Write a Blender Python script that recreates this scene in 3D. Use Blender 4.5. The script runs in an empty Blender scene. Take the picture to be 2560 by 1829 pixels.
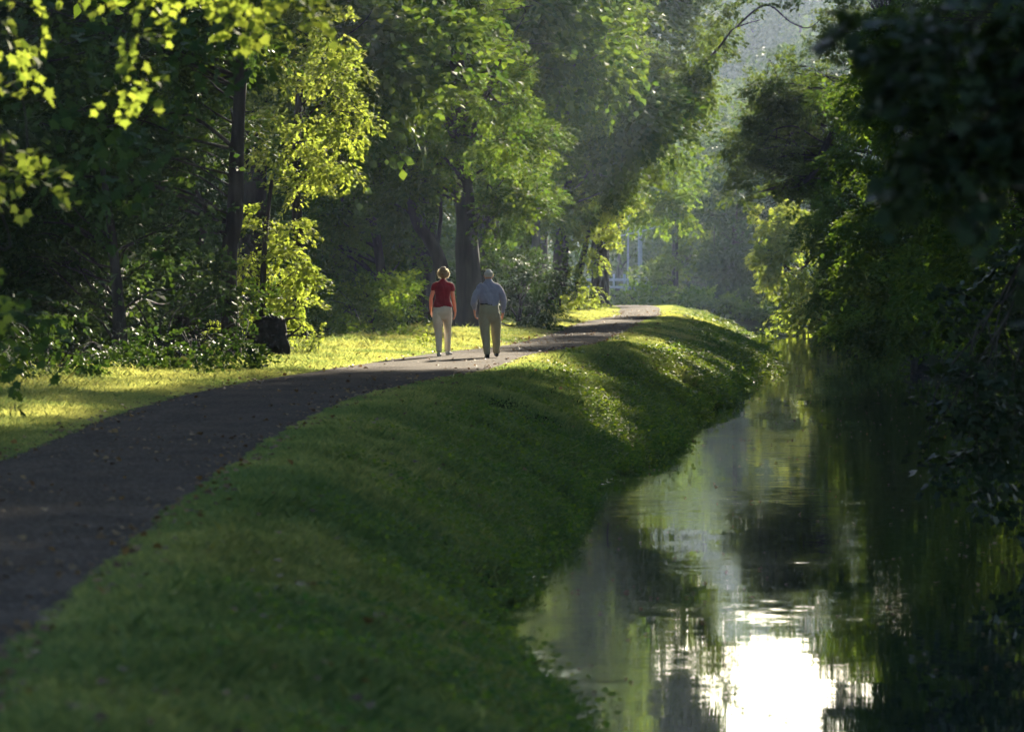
import bpy, math, random
import numpy as np
from mathutils import Vector, Matrix

R = math.radians
sc = bpy.context.scene
COL = sc.collection

# ------------------------------------------------------------------ camera
F = 1024 * 200 / 36.0            # focal length in pixels of the 1024 wide frame
HZ = 262.0                       # row of the horizon
CAMZ = 1.8
cam = bpy.data.cameras.new('camera')
cam.lens = 200; cam.sensor_width = 36
cam.clip_start = 0.5; cam.clip_end = 4000
cam.dof.use_dof = True; cam.dof.focus_distance = 108; cam.dof.aperture_fstop = 5.0
co = bpy.data.objects.new('camera', cam); COL.objects.link(co)
co.location = (0, 0, CAMZ)
co.rotation_euler = (R(90) - math.atan((365.5 - HZ) / F), 0, 0)
sc.camera = co

# ------------------------------------------------------------------ sky and sun
SUN_EL, SUN_AZ = R(17), R(12)
SUN = np.array([math.sin(SUN_AZ) * math.cos(SUN_EL), math.cos(SUN_AZ) * math.cos(SUN_EL), math.sin(SUN_EL)])
w = bpy.data.worlds.new('World'); sc.world = w; w.use_nodes = True
nt = w.node_tree
sky = nt.nodes.new('ShaderNodeTexSky'); sky.sky_type = 'NISHITA'; sky.sun_disc = False
sky.sun_elevation = SUN_EL; sky.sun_rotation = SUN_AZ
sky.air_density = 1.0; sky.dust_density = .6; sky.ozone_density = 2.5
bg = nt.nodes['Background']; bg.inputs['Strength'].default_value = 0.09
nt.links.new(sky.outputs[0], bg.inputs['Color'])
sl = bpy.data.lights.new('sun', 'SUN'); sl.energy = 5.0; sl.angle = R(0.5); sl.color = (1.0, 0.88, 0.66)
so = bpy.data.objects.new('sun', sl); COL.objects.link(so)
so.rotation_euler = Vector((-SUN[0], -SUN[1], -SUN[2])).to_track_quat('-Z', 'Y').to_euler()
so.location = (30, 150, 60)
sc.view_settings.view_transform = 'Standard'; sc.view_settings.look = 'None'
sc.view_settings.exposure = 2.1; sc.view_settings.gamma = 1.0
sc.cycles.max_bounces = 7; sc.cycles.diffuse_bounces = 3; sc.cycles.glossy_bounces = 3
sc.cycles.transmission_bounces = 4; sc.cycles.volume_bounces = 0
sc.cycles.sample_clamp_indirect = 6.0; sc.cycles.caustics_reflective = False; sc.cycles.caustics_refractive = False
sc.cycles.use_denoising = True

rng = np.random.default_rng(7)
def at(px, py, Y):
    """world point seen at that place of the layout grid, at distance Y"""
    return np.array([(px - 512) * Y / F, Y, CAMZ - (py - HZ) * Y / F])

# ------------------------------------------------------------------ noise
def _h(ix, iy, s):
    n = (ix * 374761393 + iy * 668265263 + s * 2147483647) & 0xffffffff
    n = ((n ^ (n >> 13)) * 1274126177) & 0xffffffff
    return ((n ^ (n >> 16)) & 0xffff) / 65535.0
def noise2(x, y, s=0):
    x = np.asarray(x, float); y = np.asarray(y, float)
    x, y = np.broadcast_arrays(x, y)
    ix = np.floor(x).astype(np.int64); iy = np.floor(y).astype(np.int64)
    fx = x - ix; fy = y - iy; fx = fx * fx * (3 - 2 * fx); fy = fy * fy * (3 - 2 * fy)
    a = _h(ix, iy, s); b = _h(ix + 1, iy, s); c = _h(ix, iy + 1, s); d = _h(ix + 1, iy + 1, s)
    return (a * (1 - fx) + b * fx) * (1 - fy) + (c * (1 - fx) + d * fx) * fy
def fbm(x, y, s=0, o=3):
    v = 0; a = .5; t = 0
    for k in range(o):
        v = v + a * noise2(x * 2 ** k, y * 2 ** k, s + k * 17); t += a; a *= .5
    return v / t - .5

# ------------------------------------------------------------------ materials
def newmat(name):
    m = bpy.data.materials.new(name); m.use_nodes = True
    n = m.node_tree; n.nodes.clear()
    out = n.nodes.new('ShaderNodeOutputMaterial')
    return m, n, out
def mixcol(n, fac, a, b):
    x = n.nodes.new('ShaderNodeMix'); x.data_type = 'RGBA'
    if fac is not None: n.links.new(fac, x.inputs['Factor'])
    for i, c in ((6, a), (7, b)):
        if isinstance(c, tuple): x.inputs[i].default_value = (*c, 1)
        else: n.links.new(c, x.inputs[i])
    return x.outputs[2]
def leafmat(name, c1, c2, tr, trans=.45, rough=.72, spec=.10):
    m, n, out = newmat(name)
    a = n.nodes.new('ShaderNodeAttribute'); a.attribute_name = 'v'
    col = mixcol(n, a.outputs['Fac'], c1, c2)
    p = n.nodes.new('ShaderNodeBsdfPrincipled'); n.links.new(col, p.inputs['Base Color'])
    p.inputs['Roughness'].default_value = rough
    p.inputs['Specular IOR Level'].default_value = spec
    t = n.nodes.new('ShaderNodeBsdfTranslucent')
    mul = n.nodes.new('ShaderNodeMix'); mul.data_type = 'RGBA'; mul.blend_type = 'MULTIPLY'; mul.inputs['Factor'].default_value = 1
    n.links.new(col, mul.inputs[6]); mul.inputs[7].default_value = (*tr, 1)
    n.links.new(mul.outputs[2], t.inputs['Color'])
    mx = n.nodes.new('ShaderNodeMixShader'); mx.inputs[0].default_value = trans
    n.links.new(p.outputs[0], mx.inputs[1]); n.links.new(t.outputs[0], mx.inputs[2])
    n.links.new(mx.outputs[0], out.inputs['Surface'])
    return m
def noisemat(name, c1, c2, scale, rough=.8, bump=.0, bscale=None, stretch=(1, 1, 1), detail=5, lo=.35, hi=.65, spec=.3, trans=0, trc=(1, 1, 1), sheen=0):
    m, n, out = newmat(name)
    tc = n.nodes.new('ShaderNodeTexCoord'); mp = n.nodes.new('ShaderNodeMapping'); mp.inputs['Scale'].default_value = stretch
    n.links.new(tc.outputs['Object'], mp.inputs['Vector'])
    nz = n.nodes.new('ShaderNodeTexNoise'); nz.inputs['Scale'].default_value = scale; nz.inputs['Detail'].default_value = detail
    n.links.new(mp.outputs[0], nz.inputs['Vector'])
    mr = n.nodes.new('ShaderNodeMapRange'); mr.inputs['From Min'].default_value = lo; mr.inputs['From Max'].default_value = hi
    n.links.new(nz.outputs['Fac'], mr.inputs['Value'])
    p = n.nodes.new('ShaderNodeBsdfPrincipled'); p.inputs['Roughness'].default_value = rough; p.inputs['Specular IOR Level'].default_value = spec
    col = mixcol(n, mr.outputs[0], c1, c2)
    n.links.new(col, p.inputs['Base Color'])
    p.inputs['Sheen Weight'].default_value = sheen; p.inputs['Sheen Roughness'].default_value = .35
    if bump:
        b = n.nodes.new('ShaderNodeBump'); b.inputs['Strength'].default_value = .8; b.inputs['Distance'].default_value = bump
        nb = n.nodes.new('ShaderNodeTexNoise'); nb.inputs['Scale'].default_value = bscale or scale; nb.inputs['Detail'].default_value = 6
        n.links.new(mp.outputs[0], nb.inputs['Vector']); n.links.new(nb.outputs['Fac'], b.inputs['Height'])
        n.links.new(b.outputs[0], p.inputs['Normal'])
    sh = p.outputs[0]
    if trans:
        t = n.nodes.new('ShaderNodeBsdfTranslucent'); t.inputs['Color'].default_value = (*trc, 1)
        mx = n.nodes.new('ShaderNodeMixShader'); mx.inputs[0].default_value = trans
        n.links.new(sh, mx.inputs[1]); n.links.new(t.outputs[0], mx.inputs[2]); sh = mx.outputs[0]
    n.links.new(sh, out.inputs['Surface'])
    return m

def add_straw(m, c):
    n = m.node_tree; p = n.nodes['Principled BSDF']; src = p.inputs['Base Color'].links[0].from_socket
    a = [q for q in n.nodes if q.type == 'ATTRIBUTE'][0]
    mr = n.nodes.new('ShaderNodeMapRange'); mr.inputs['From Min'].default_value = .86; mr.inputs['From Max'].default_value = .96; n.links.new(a.outputs['Fac'], mr.inputs['Value'])
    o2 = mixcol(n, mr.outputs[0], src, c); dst = [l.to_socket for l in n.links if l.from_socket == src and l.to_node.type in ('BSDF_PRINCIPLED',)]
    for d in dst: n.links.new(o2, d)
YEL = (2.3, 2.25, 1.0)
M = {}
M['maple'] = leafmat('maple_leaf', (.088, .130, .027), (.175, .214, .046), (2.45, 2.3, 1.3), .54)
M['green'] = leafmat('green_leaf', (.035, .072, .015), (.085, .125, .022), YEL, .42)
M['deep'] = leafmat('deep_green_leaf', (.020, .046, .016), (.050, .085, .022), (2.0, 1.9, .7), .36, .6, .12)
M['shade'] = leafmat('painted_shade_leaf', (.010, .020, .009), (.024, .036, .012), (1.8, 1.8, .7), .25, .5, .16)  # shade of the near branches is put into this darker leaf colour
M['olive'] = leafmat('olive_leaf', (.040, .065, .016), (.090, .118, .028), (2.0, 2.2, .8), .42)
M['fresh'] = leafmat('fresh_leaf', (.050, .098, .016), (.125, .175, .028), YEL, .48)
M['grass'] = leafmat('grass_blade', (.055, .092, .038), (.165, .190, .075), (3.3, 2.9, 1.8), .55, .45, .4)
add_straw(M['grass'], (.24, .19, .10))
M['weed'] = leafmat('weed_leaf', (.046, .098, .024), (.125, .170, .036), (2.6, 2.3, .7), .5, .6, .12)
M['bark'] = noisemat('bark', (.014, .011, .009), (.050, .040, .033), 6, .9, .03, 9, (1, 1, .18))
M['palebark'] = noisemat('pale_bark', (.06, .055, .05), (.14, .13, .115), 5, .9, .02, 8, (1, 1, .2))
M['soil'] = noisemat('soil', (.018, .020, .010), (.045, .055, .018), 3, 1.0, .04, 12, spec=0)
M['soil_dark'] = noisemat('root_soil', (.010, .008, .006), (.03, .022, .016), 9, .95, .04, 14)
M['white'] = noisemat('white_paint', (.26, .28, .32), (.36, .38, .42), 4, .5)
M['skin'] = noisemat('skin', (.50, .27, .17), (.60, .34, .22), 9, .5, trans=.18, trc=(.9, .25, .08), sheen=0.3)
M['red'] = noisemat('crimson_cotton', (.185, .012, .022), (.26, .02, .032), 16, .85, .004, 9, trans=.14, trc=(.8, .03, .03), sheen=0.5)
M['cream'] = noisemat('cream_cotton', (.60, .56, .46), (.72, .68, .57), 8, .85, .006, 7, trans=.25, trc=(.85, .68, .40), sheen=0.5)
M['blue'] = noisemat('blue_shirt_cotton', (.27, .265, .35), (.35, .34, .44), 12, .85, .005, 8, trans=.15, trc=(.35, .3, .4), sheen=0.5)
M['khaki'] = noisemat('khaki_cotton', (.30, .28, .19), (.38, .36, .25), 10, .85, .006, 7, trans=.25, trc=(.62, .5, .24), sheen=0.5)
M['black'] = noisemat('black_leather', (.012, .010, .009), (.03, .025, .02), 14, .45)
M['canvas'] = noisemat('grey_canvas', (.30, .30, .28), (.45, .44, .40), 20, .8)
M['greyhair'] = noisemat('grey_hair', (.42, .40, .37), (.60, .58, .54), 40, .7, .01, 60, trans=.2, trc=(.8, .75, .65))
M['blondhair'] = noisemat('ash_blond_hair', (.11, .075, .05), (.22, .16, .10), 30, .6, .012, 40, trans=.30, trc=(1, .8, .5))
M['strand'] = noisemat('hair_strand', (.22, .16, .10), (.42, .33, .22), 30, .5, trans=.6, trc=(1, .86, .62))
M['litter'] = leafmat('dry_leaf', (.07, .038, .018), (.26, .18, .09), (1.6, 1.2, .6), .3, .6, .3)
M['steel'] = noisemat('grey_metal', (.25, .26, .28), (.35, .36, .38), 8, .5)
M['yellow'] = noisemat('orange_sign_paint', (.50, .20, .03), (.6, .26, .05), 5, .6)

# ------------------------------------------------------------------ mesh helpers
def mesh_from(name, V, Fc, mat, parent=None, v=None, smooth=False, per='face'):
    """V (n,3), Fc (m,k) uniform polygons"""
    me = bpy.data.meshes.new(name)
    V = np.ascontiguousarray(V, np.float32); Fc = np.ascontiguousarray(Fc, np.int32)
    k = Fc.shape[1]
    me.vertices.add(len(V)); me.vertices.foreach_set('co', V.ravel())
    me.loops.add(Fc.size); me.loops.foreach_set('vertex_index', Fc.ravel())
    me.polygons.add(len(Fc)); me.polygons.foreach_set('loop_start', np.arange(0, Fc.size, k, dtype=np.int32))
    if smooth: me.polygons.foreach_set('use_smooth', np.ones(len(Fc), bool))
    me.update(calc_edges=True)
    if v is not None:
        at_ = me.attributes.new('v', 'FLOAT', 'FACE'); at_.data.foreach_set('value', np.ascontiguousarray(v, np.float32))
    me.materials.append(mat)
    o = bpy.data.objects.new(name, me); COL.objects.link(o)
    if parent is not None: o.parent = parent
    return o
def tag(o, label=None, cat=None, group=None, kind=None):
    for k, x in (('label', label), ('category', cat), ('group', group), ('kind', kind)):
        if x: o[k] = x
    return o
def empty(name, loc, label, cat, group=None):
    o = bpy.data.objects.new(name, None); COL.objects.link(o); o.location = loc
    o.empty_display_size = .2
    tag(o, label, cat, group); bpy.context.view_layer.update()
    return o
def norm(a): return a / np.maximum(np.linalg.norm(a, axis=-1, keepdims=True), 1e-9)

QUAD = np.array([[0, 0, 0], [.36, .42, .10], [0, 1, -.06], [-.36, .42, .10]], float)
OVAL = np.array([[0, 0, 0], [.26, .25, .07], [.30, .6, .07], [0, 1, -.05], [-.30, .6, .07], [-.26, .25, .07]], float)
def scatter(T, P, X, Yd, Z, S):
    """template verts T at points P with axes X,Yd,Z and scale S -> verts, faces"""
    V = P[:, None, :] + S[:, None, None] * (T[None, :, 0:1] * X[:, None, :] + T[None, :, 1:2] * Yd[:, None, :] + T[None, :, 2:3] * Z[:, None, :])
    k = len(T)
    Fc = np.arange(len(P) * k, dtype=np.int32).reshape(-1, k)
    return V.reshape(-1, 3), Fc

# lit windows: places the low sun reaches; a crown leaves its sprays out where they would shut it off
WIN = []
def window(c, r): WIN.append((np.array(c, float), np.array(r, float)))
window((-1.6, 107, .8), (4.2, 9.5, 1.6))
window((-.2, 99, .0), (1.5, 5, .5))
window((4.6, 207, .6), (6, 18, 1.8))
window((-5.6, 62, .2), (1.0, 9, .4))
window((-5.2, 80, .2), (.6, 5, .3))
window((-3.6, 112, .3), (1.8, 9, .6))
window((1.0, 101, -.1), (1.4, 4, .5))
window((9.4, 111, 2.8), (1.6, 4, 1.8))
window((8.9, 112, 5.4), (1.2, 3, 1.0))
window((-4.5, 113, 3.0), (1.3, 3.5, 3.6))
window((-3.6, 119, 6.2), (1.3, 3, 1.0))
window((-3.4, 119, 3.7), (1.2, 3, 1.1))
window((-5.0, 120, 4.8), (.8, 3, .9))
window((1.5, 90, -.5), (1.0, 8, .6))
window((3.2, 118, -.6), (.9, 6, .5))
window((-2.8, 42, 3.5), (2.3, 3, 1.4))
window((9.8, 150, 3.2), (2.5, 6, 3))
window((9.5, 158, 7), (2, 5, 2))
window((10.6, 234, 3.6), (2.6, 4, 6))
window((10.0, 205, 8.0), (2.0, 3, 3))
window((5.8, 190, 6), (2.2, 5, 4.5))
window((2.2, 200, 4), (3.2, 8, 5))
window((12.5, 234, 5), (3, 4, 6))
window((7.2, 150, -.9), (1.2, 10, .6))
window((4.2, 132, .0), (.6, 3, .4))
window((-.8, 137, 5), (2.4, 4, 2.6))
window((-2.0, 145, 8), (3, 5, 2.0))
window((6.5, 238, 6), (2.4, 4, 5))
def blocked(P, margin=4.0):
    """True for points that would shade one of the windows from the sun"""
    bad = np.zeros(len(P), bool)
    for c, r in WIN:
        rr = r
        q = (P - c) / rr; d = -SUN / rr
        dl = np.linalg.norm(d); dn = d / dl
        t = -(q @ dn)                       # >0: window lies down-sun of the point
        near = np.linalg.norm(q + t[:, None] * dn, axis=1) < 1
        dist = t / dl
        bad |= near & (dist > margin + r[1])
    return bad

def sprays(B, A, rg, K, L, leaf, wide=.5, droop=.12, jit=.35, flat=.3, T=QUAD):
    """leafy twigs: B bases, A axes -> leaf mesh arrays"""
    S = len(B)
    A = norm(A)
    up = np.array([0, 0, 1.0]) + rg.normal(0, flat, (S, 3))
    N = norm(up - A * np.sum(A * up, 1, keepdims=True))
    X = np.cross(A, N)
    Ls = L * rg.uniform(.65, 1.3, S)
    t = rg.uniform(.02, 1, (S, K)); side = rg.choice([-1., 1.], (S, K))
    lat = side * rg.uniform(.05, 1, (S, K)) * wide * (1.05 - t * .8)
    hh = rg.normal(0, .05, (S, K))
    P = B[:, None] + A[:, None] * (t * Ls[:, None])[..., None] + X[:, None] * (lat * Ls[:, None])[..., None] + N[:, None] * (hh * Ls[:, None])[..., None]
    P[..., 2] -= droop * Ls[:, None] * (t ** 2 + .6 * np.abs(lat))
    D = norm(A[:, None] * .8 + X[:, None] * (side * .75)[..., None] + rg.normal(0, jit, (S, K, 3)) + np.array([0, 0, -.15]))
    Nl = N[:, None] + rg.normal(0, jit, (S, K, 3))
    Nl = norm(Nl - D * np.sum(Nl * D, -1, keepdims=True))
    Xl = np.cross(D, Nl)
    s = leaf * rg.uniform(.6, 1.25, (S, K))
    V, Fc = scatter(T, P.reshape(-1, 3), Xl.reshape(-1, 3), D.reshape(-1, 3), Nl.reshape(-1, 3), s.ravel())
    v = np.clip(rg.uniform(0, .75, (S, 1)) + rg.normal(.1, .16, (S, K)), 0, 1).ravel()
    return V, Fc, v

def foliage(name, lobes, mat, parent, seed, leaf=.10, K=34, L=.62, dens=1.0, droop=.15, carve=True, T=QUAD, origin=(0, 0, 0), out=.5, under=0.0):
    """lobes: (centre xyz, radii xyz)"""
    rg = np.random.default_rng(seed)
    Bs, As = [], []
    for c, r in lobes:
        c = np.array(c, float); r = np.array(r, float) if np.ndim(r) else np.array([r, r, r * .8])
        area = 4 * math.pi * ((r[0] * r[1]) ** 1.6 / 3 + (r[0] * r[2]) ** 1.6 / 3 + (r[1] * r[2]) ** 1.6 / 3) ** (1 / 1.6)
        n = max(4, int(dens * 3.4 * area / (L * L)))
        d = norm(rg.normal(0, 1, (n, 3)))
        f = 1 - .75 * rg.uniform(0, 1, n) ** 1.7
        lump = 1 + .8 * fbm(d[:, 0] * 2.1 + seed, d[:, 2] * 2.1 + d[:, 1] * 1.3, seed, 2)
        B = c + d * r * (f * lump)[:, None] * .82
        A = d * np.array([1, 1, .55]) + np.array([0, 0, -droop]) + rg.normal(0, .35, (n, 3))
        Bs.append(B); As.append(A)
    B = np.concatenate(Bs); A = np.concatenate(As)
    # gaps: thin the crown in a coherent pattern so that what is behind shows through
    g = fbm(B[:, 0] * 1.1 + B[:, 1] * .37, B[:, 2] * 1.3 + B[:, 1] * .21, seed + 5, 2)
    keep = g > -.13
    if carve: keep &= ~blocked(B)
    B, A = B[keep], A[keep]
    V, Fc, v = sprays(B, A, rg, K, L, leaf, droop=droop, T=T)
    return mesh_from(name, V - np.array(origin), Fc, mat, parent, v)

def tube_arrays(pts, rad, seg=9, seed=0, rough=.08):
    pts = np.array(pts, float); rad = np.array(rad, float)
    # resample with smooth interpolation
    n = len(pts); tt = np.linspace(0, n - 1, max(2, (n - 1) * 6 + 1))
    def cr(a):
        out = []
        for t in tt:
            i = min(int(t), n - 2); f = t - i
            p0 = a[max(i - 1, 0)]; p1 = a[i]; p2 = a[i + 1]; p3 = a[min(i + 2, n - 1)]
            out.append(.5 * ((2 * p1) + (-p0 + p2) * f + (2 * p0 - 5 * p1 + 4 * p2 - p3) * f * f + (-p0 + 3 * p1 - 3 * p2 + p3) * f ** 3))
        return np.array(out)
    P = cr(pts) if n > 2 else np.array([pts[0] + (pts[1] - pts[0]) * t for t in tt])
    Rr = np.interp(tt, np.arange(n), rad)
    T = norm(np.gradient(P, axis=0))
    ref = np.array([0.13, 1, .07]) if abs(T[0][1]) < .8 else np.array([1, 0, .1])
    X = norm(np.cross(T, ref)); Y = np.cross(T, X)
    a = np.linspace(0, 2 * math.pi, seg, endpoint=False)
    rr = 1 + rough * (noise2(a[None, :] * 2.0 + seed, tt[:, None] * 1.3, seed) * 2 - 1)
    V = P[:, None] + (Rr[:, None] * rr)[..., None] * (np.cos(a)[None, :, None] * X[:, None] + np.sin(a)[None, :, None] * Y[:, None])
    m = len(P); Fc = []
    for i in range(m - 1):
        for j in range(seg):
            k = (j + 1) % seg
            Fc.append((i * seg + j, i * seg + k, (i + 1) * seg + k, (i + 1) * seg + j))
    return V.reshape(-1, 3), np.array(Fc, np.int32)
class Tubes:
    def __init__(s): s.V = []; s.F = []; s.n = 0
    def add(s, pts, rad, seg=9, seed=0, rough=.08):
        V, Fc = tube_arrays(pts, rad, seg, seed, rough); s.V.append(V); s.F.append(Fc + s.n); s.n += len(V)
    def box(s, c, h, rot=0):
        c = np.array(c, float); cr, sr = math.cos(rot), math.sin(rot)
        V = []
        for z in (-1, 1):
            for x, y in ((-1, -1), (1, -1), (1, 1), (-1, 1)):
                X, Y = x * h[0], y * h[1]; V.append((c[0] + X * cr - Y * sr, c[1] + X * sr + Y * cr, c[2] + z * h[2]))
        f = [(0, 3, 2, 1), (4, 5, 6, 7), (0, 1, 5, 4), (1, 2, 6, 5), (2, 3, 7, 6), (3, 0, 4, 7)]
        s.V.append(np.array(V)); s.F.append(np.array(f, np.int32) + s.n); s.n += 8
    def build(s, name, mat, parent=None, origin=(0, 0, 0), smooth=True):
        return mesh_from(name, np.concatenate(s.V) - np.array(origin), np.concatenate(s.F), mat, parent, smooth=smooth)

# ------------------------------------------------------------------ layout curves of the towpath and canal (distance, x)
RE = np.array([(10, -2.2), (31.7, -2.35), (40, -2.43), (54.5, -2.44), (65.2, -2.3), (76.4, -2.09), (86.8, -1.22), (97.5, -.12), (108.9, .25), (124.9, 1.91), (148, 2.97), (170.7, 3.84), (193, 5.09), (225, 5.9), (240, 5.9), (262, 4.0)])
LE = np.array([(10, -4.7), (52, -4.68), (56.4, -4.63), (66.3, -4.75), (73.8, -4.59), (83.3, -4.2), (93.5, -3.24), (104.5, -2.35), (111.9, -1.65), (122.2, -.2), (139.3, .81), (170.7, 2.07), (193, 3.6), (225, 4.2), (240, 4.1), (262, 2.2)])
SH = np.array([(10, .9), (30, .35), (36.4, .12), (50, -.26), (57.6, .08), (64.4, .46), (74.6, .95), (84.5, 1.8), (90.7, 2.32), (107.3, 3.1), (119.3, 4.1), (141, 5.7), (156, 7.07), (182, 7.9), (210, 9.0), (235, 9.2), (248, 7.6), (262, 5.5)])
def curve(tab, y, s=4.0):
    y = np.asarray(y, float)
    return sum(np.interp(y + d * s, tab[:, 0], tab[:, 1]) * w_ for d, w_ in ((-1, .2), (-.5, .2), (0, .2), (.5, .2), (1, .2)))
rEdge = lambda y: curve(RE, y)
lEdge = lambda y: curve(LE, y)
shore = lambda y: curve(SH, y, 3) + .8 * fbm(np.asarray(y) / 3.2, 0 * np.asarray(y) + 3.3, 11, 3) + .22 * fbm(np.asarray(y) / .9, 0 * np.asarray(y) + 7.3, 12, 2)
WZ = -1.2
def ground_z(X, Y):
    X = np.asarray(X, float); Y = np.asarray(Y, float)
    r = rEdge(Y); s = shore(Y); l = lEdge(Y)
    t = np.clip((X - r) / np.maximum(s - r, .2), 0, 1.5)
    z = WZ * (.87 * np.clip(t, 0, 1) ** 1.75 + .13 * np.clip((t - .95) / .05, 0, 1)) - np.clip(t - 1, 0, 1) * 2.0
    z = z + .17 * fbm(X / 1.5, Y / 3.5, 3, 3) * np.clip(t * 3, 0, 1) * np.clip((1.08 - t) * 3, 0, 1)
    z = z + .17 * fbm(X / .45, Y / .9, 4, 2) * np.clip(t * 2.5, 0, 1) * np.clip((1.05 - t) * 4, 0, 1)
    lft = np.clip(l - X, 0, 30)
    z = z + .10 * fbm(X / 2.0, Y / 3.0, 5, 3) * np.clip(lft, 0, 1) + .03 * np.clip(lft, 0, 2)
    z = z - .9 * np.clip((Y - 236) / 20, 0, 1) ** 1.5 * (t < 1)
    return z + .02 * fbm(X / 1.2, Y / 6.0, 9, 2)

Ys = np.concatenate([np.arange(8, 60, .5), np.arange(60, 130, .7), np.arange(130, 262.1, 1.0)])
def strip(name, cols, mat, dz=0.0, zf=ground_z, Ys=Ys):
    Xc = np.stack([c(Ys) if callable(c) else np.full(len(Ys), float(c)) for c in cols], 1)
    Yc = np.repeat(Ys[:, None], Xc.shape[1], 1)
    Z = zf(Xc, Yc) + dz
    V = np.stack([Xc, Yc, Z], -1).reshape(-1, 3); n, m = Xc.shape
    i = np.arange(n - 1)[:, None] * m + np.arange(m - 1)[None, :]
    Fc = np.stack([i, i + 1, i + m + 1, i + m], -1).reshape(-1, 4)
    return mesh_from(name, V, Fc, mat, smooth=True)
cols = [-70, -45, -30, -20, -14] + [(lambda y, k=k: lEdge(y) - k) for k in (7, 5, 4, 3.2, 2.5, 2, 1.5, 1, .6, .3, 0)]
cols += [(lambda y, k=k: lEdge(y) * (1 - k) + rEdge(y) * k) for k in (.25, .5, .75, 1)]
cols += [(lambda y, k=k: rEdge(y) * (1 - k) + shore(y) * k) for k in np.linspace(.06, 1.3, 22)]
g = strip('ground', cols, M['soil']); tag(g, kind='structure')
def pathmat():
    m, n, out = newmat('path_cinder')
    tc = n.nodes.new('ShaderNodeTexCoord')
    def nz(sc_, d, lo, hi, st=(1, 1, 1)):
        mp = n.nodes.new('ShaderNodeMapping'); mp.inputs['Scale'].default_value = st; n.links.new(tc.outputs['Object'], mp.inputs['Vector'])
        q = n.nodes.new('ShaderNodeTexNoise'); q.inputs['Scale'].default_value = sc_; q.inputs['Detail'].default_value = d; n.links.new(mp.outputs[0], q.inputs['Vector'])
        r = n.nodes.new('ShaderNodeMapRange'); r.inputs['From Min'].default_value = lo; r.inputs['From Max'].default_value = hi; n.links.new(q.outputs['Fac'], r.inputs['Value']); return r.outputs[0]
    c = mixcol(n, nz(1.1, 4, .35, .65, (1.6, .5, 1)), (.030, .019, .014), (.072, .048, .035))
    c = mixcol(n, nz(26, 3, .50, .66), c, (.16, .13, .115))
    c = mixcol(n, nz(17, 2, .60, .66), c, (.012, .009, .008))
    p = n.nodes.new('ShaderNodeBsdfPrincipled'); p.inputs['Roughness'].default_value = 1; p.inputs['Specular IOR Level'].default_value = .04
    n.links.new(c, p.inputs['Base Color'])
    bq = n.nodes.new('ShaderNodeTexNoise'); bq.inputs['Scale'].default_value = 24; bq.inputs['Detail'].default_value = 5; n.links.new(tc.outputs['Object'], bq.inputs['Vector'])
    bb = n.nodes.new('ShaderNodeBump'); bb.inputs['Strength'].default_value = .9; bb.inputs['Distance'].default_value = .02; n.links.new(bq.outputs['Fac'], bb.inputs['Height']); n.links.new(bb.outputs[0], p.inputs['Normal'])
    n.links.new(p.outputs[0], out.inputs['Surface']); return m
M['path'] = pathmat()
pe = lambda y: .17 * fbm(np.asarray(y) / .9, 0 * y, 21, 3)
pcols = [(lambda y, k=k: (lEdge(y) + pe(y)) * (1 - k) + (rEdge(y) + pe(y + 50)) * k) for k in np.linspace(0, 1, 14)]
def path_z(X, Y):
    l = lEdge(Y); r = rEdge(Y); u = (X - l) / (r - l)
    return ground_z(X, Y) + .006 + .025 * np.clip(1 - (2 * u - 1) ** 2, 0, 1)
p_ = strip('path', pcols, M['path'], 0.0, path_z, np.concatenate([np.arange(8, 130, .3), np.arange(130, 255, .6)])); tag(p_, kind='structure')

# right bank and far bank
def rb_shore(y): return np.interp(y, [0, 40, 90, 150, 200, 232, 250, 262], [11, 12, 13, 14, 14.5, 12.5, 12, 12]) + .8 * fbm(y / 7, 0 * y, 31, 2)
def rb_z(X, Y):
    t = np.clip((X - rb_shore(Y)) / 2.0, -1, 1)
    return WZ + 1.3 * t + .5 * fbm(X / 5, Y / 5, 33, 2) * (t > 0)
rb = strip('ground', [(lambda y, k=k: rb_shore(y) + k) for k in (-1.5, -.5, 0, .5, 1, 1.6, 2.2, 4, 8, 16, 30, 60)], M['soil'], 0, rb_z, np.arange(-20, 266, 2.0)); tag(rb, kind='structure')
fy = np.concatenate([np.arange(258, 300, 3.), np.arange(300, 720, 10.), [900, 1600]]); fx = np.concatenate([[-900, -300], np.arange(-90, 150, 5.), [300, 900]])
FX, FY = np.meshgrid(fx, fy)
def far_z(X, Y): return np.where(Y < 260, -2.4, WZ + np.clip((Y - 261) / 10, 0, 1) * 1.0 + .6 * fbm(X / 9, Y / 9, 40, 2)) + np.clip((Y - 330) / 120, 0, 1) * 3 + np.clip((Y - 505) / 215, 0, 1) * 33 + np.clip((Y - 700) / 500, 0, 1) * 8
FZ = far_z(FX, FY); n, m = FX.shape
i = np.arange(n - 1)[:, None] * m + np.arange(m - 1)[None, :]
hb = mesh_from('hills', np.stack([FX, FY, FZ], -1).reshape(-1, 3), np.stack([i, i + 1, i + m + 1, i + m], -1).reshape(-1, 4), M['soil'], smooth=True); tag(hb, kind='structure')
# land behind and beside the camera, so that the sheet reaches far
bb = mesh_from('ground', np.array([(-900, -290, -2.6), (900, -290, -2.6), (900, 1700, -2.6), (-900, 1700, -2.6)]), np.array([(0, 1, 2, 3)]), M['soil']); tag(bb, kind='structure')

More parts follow.
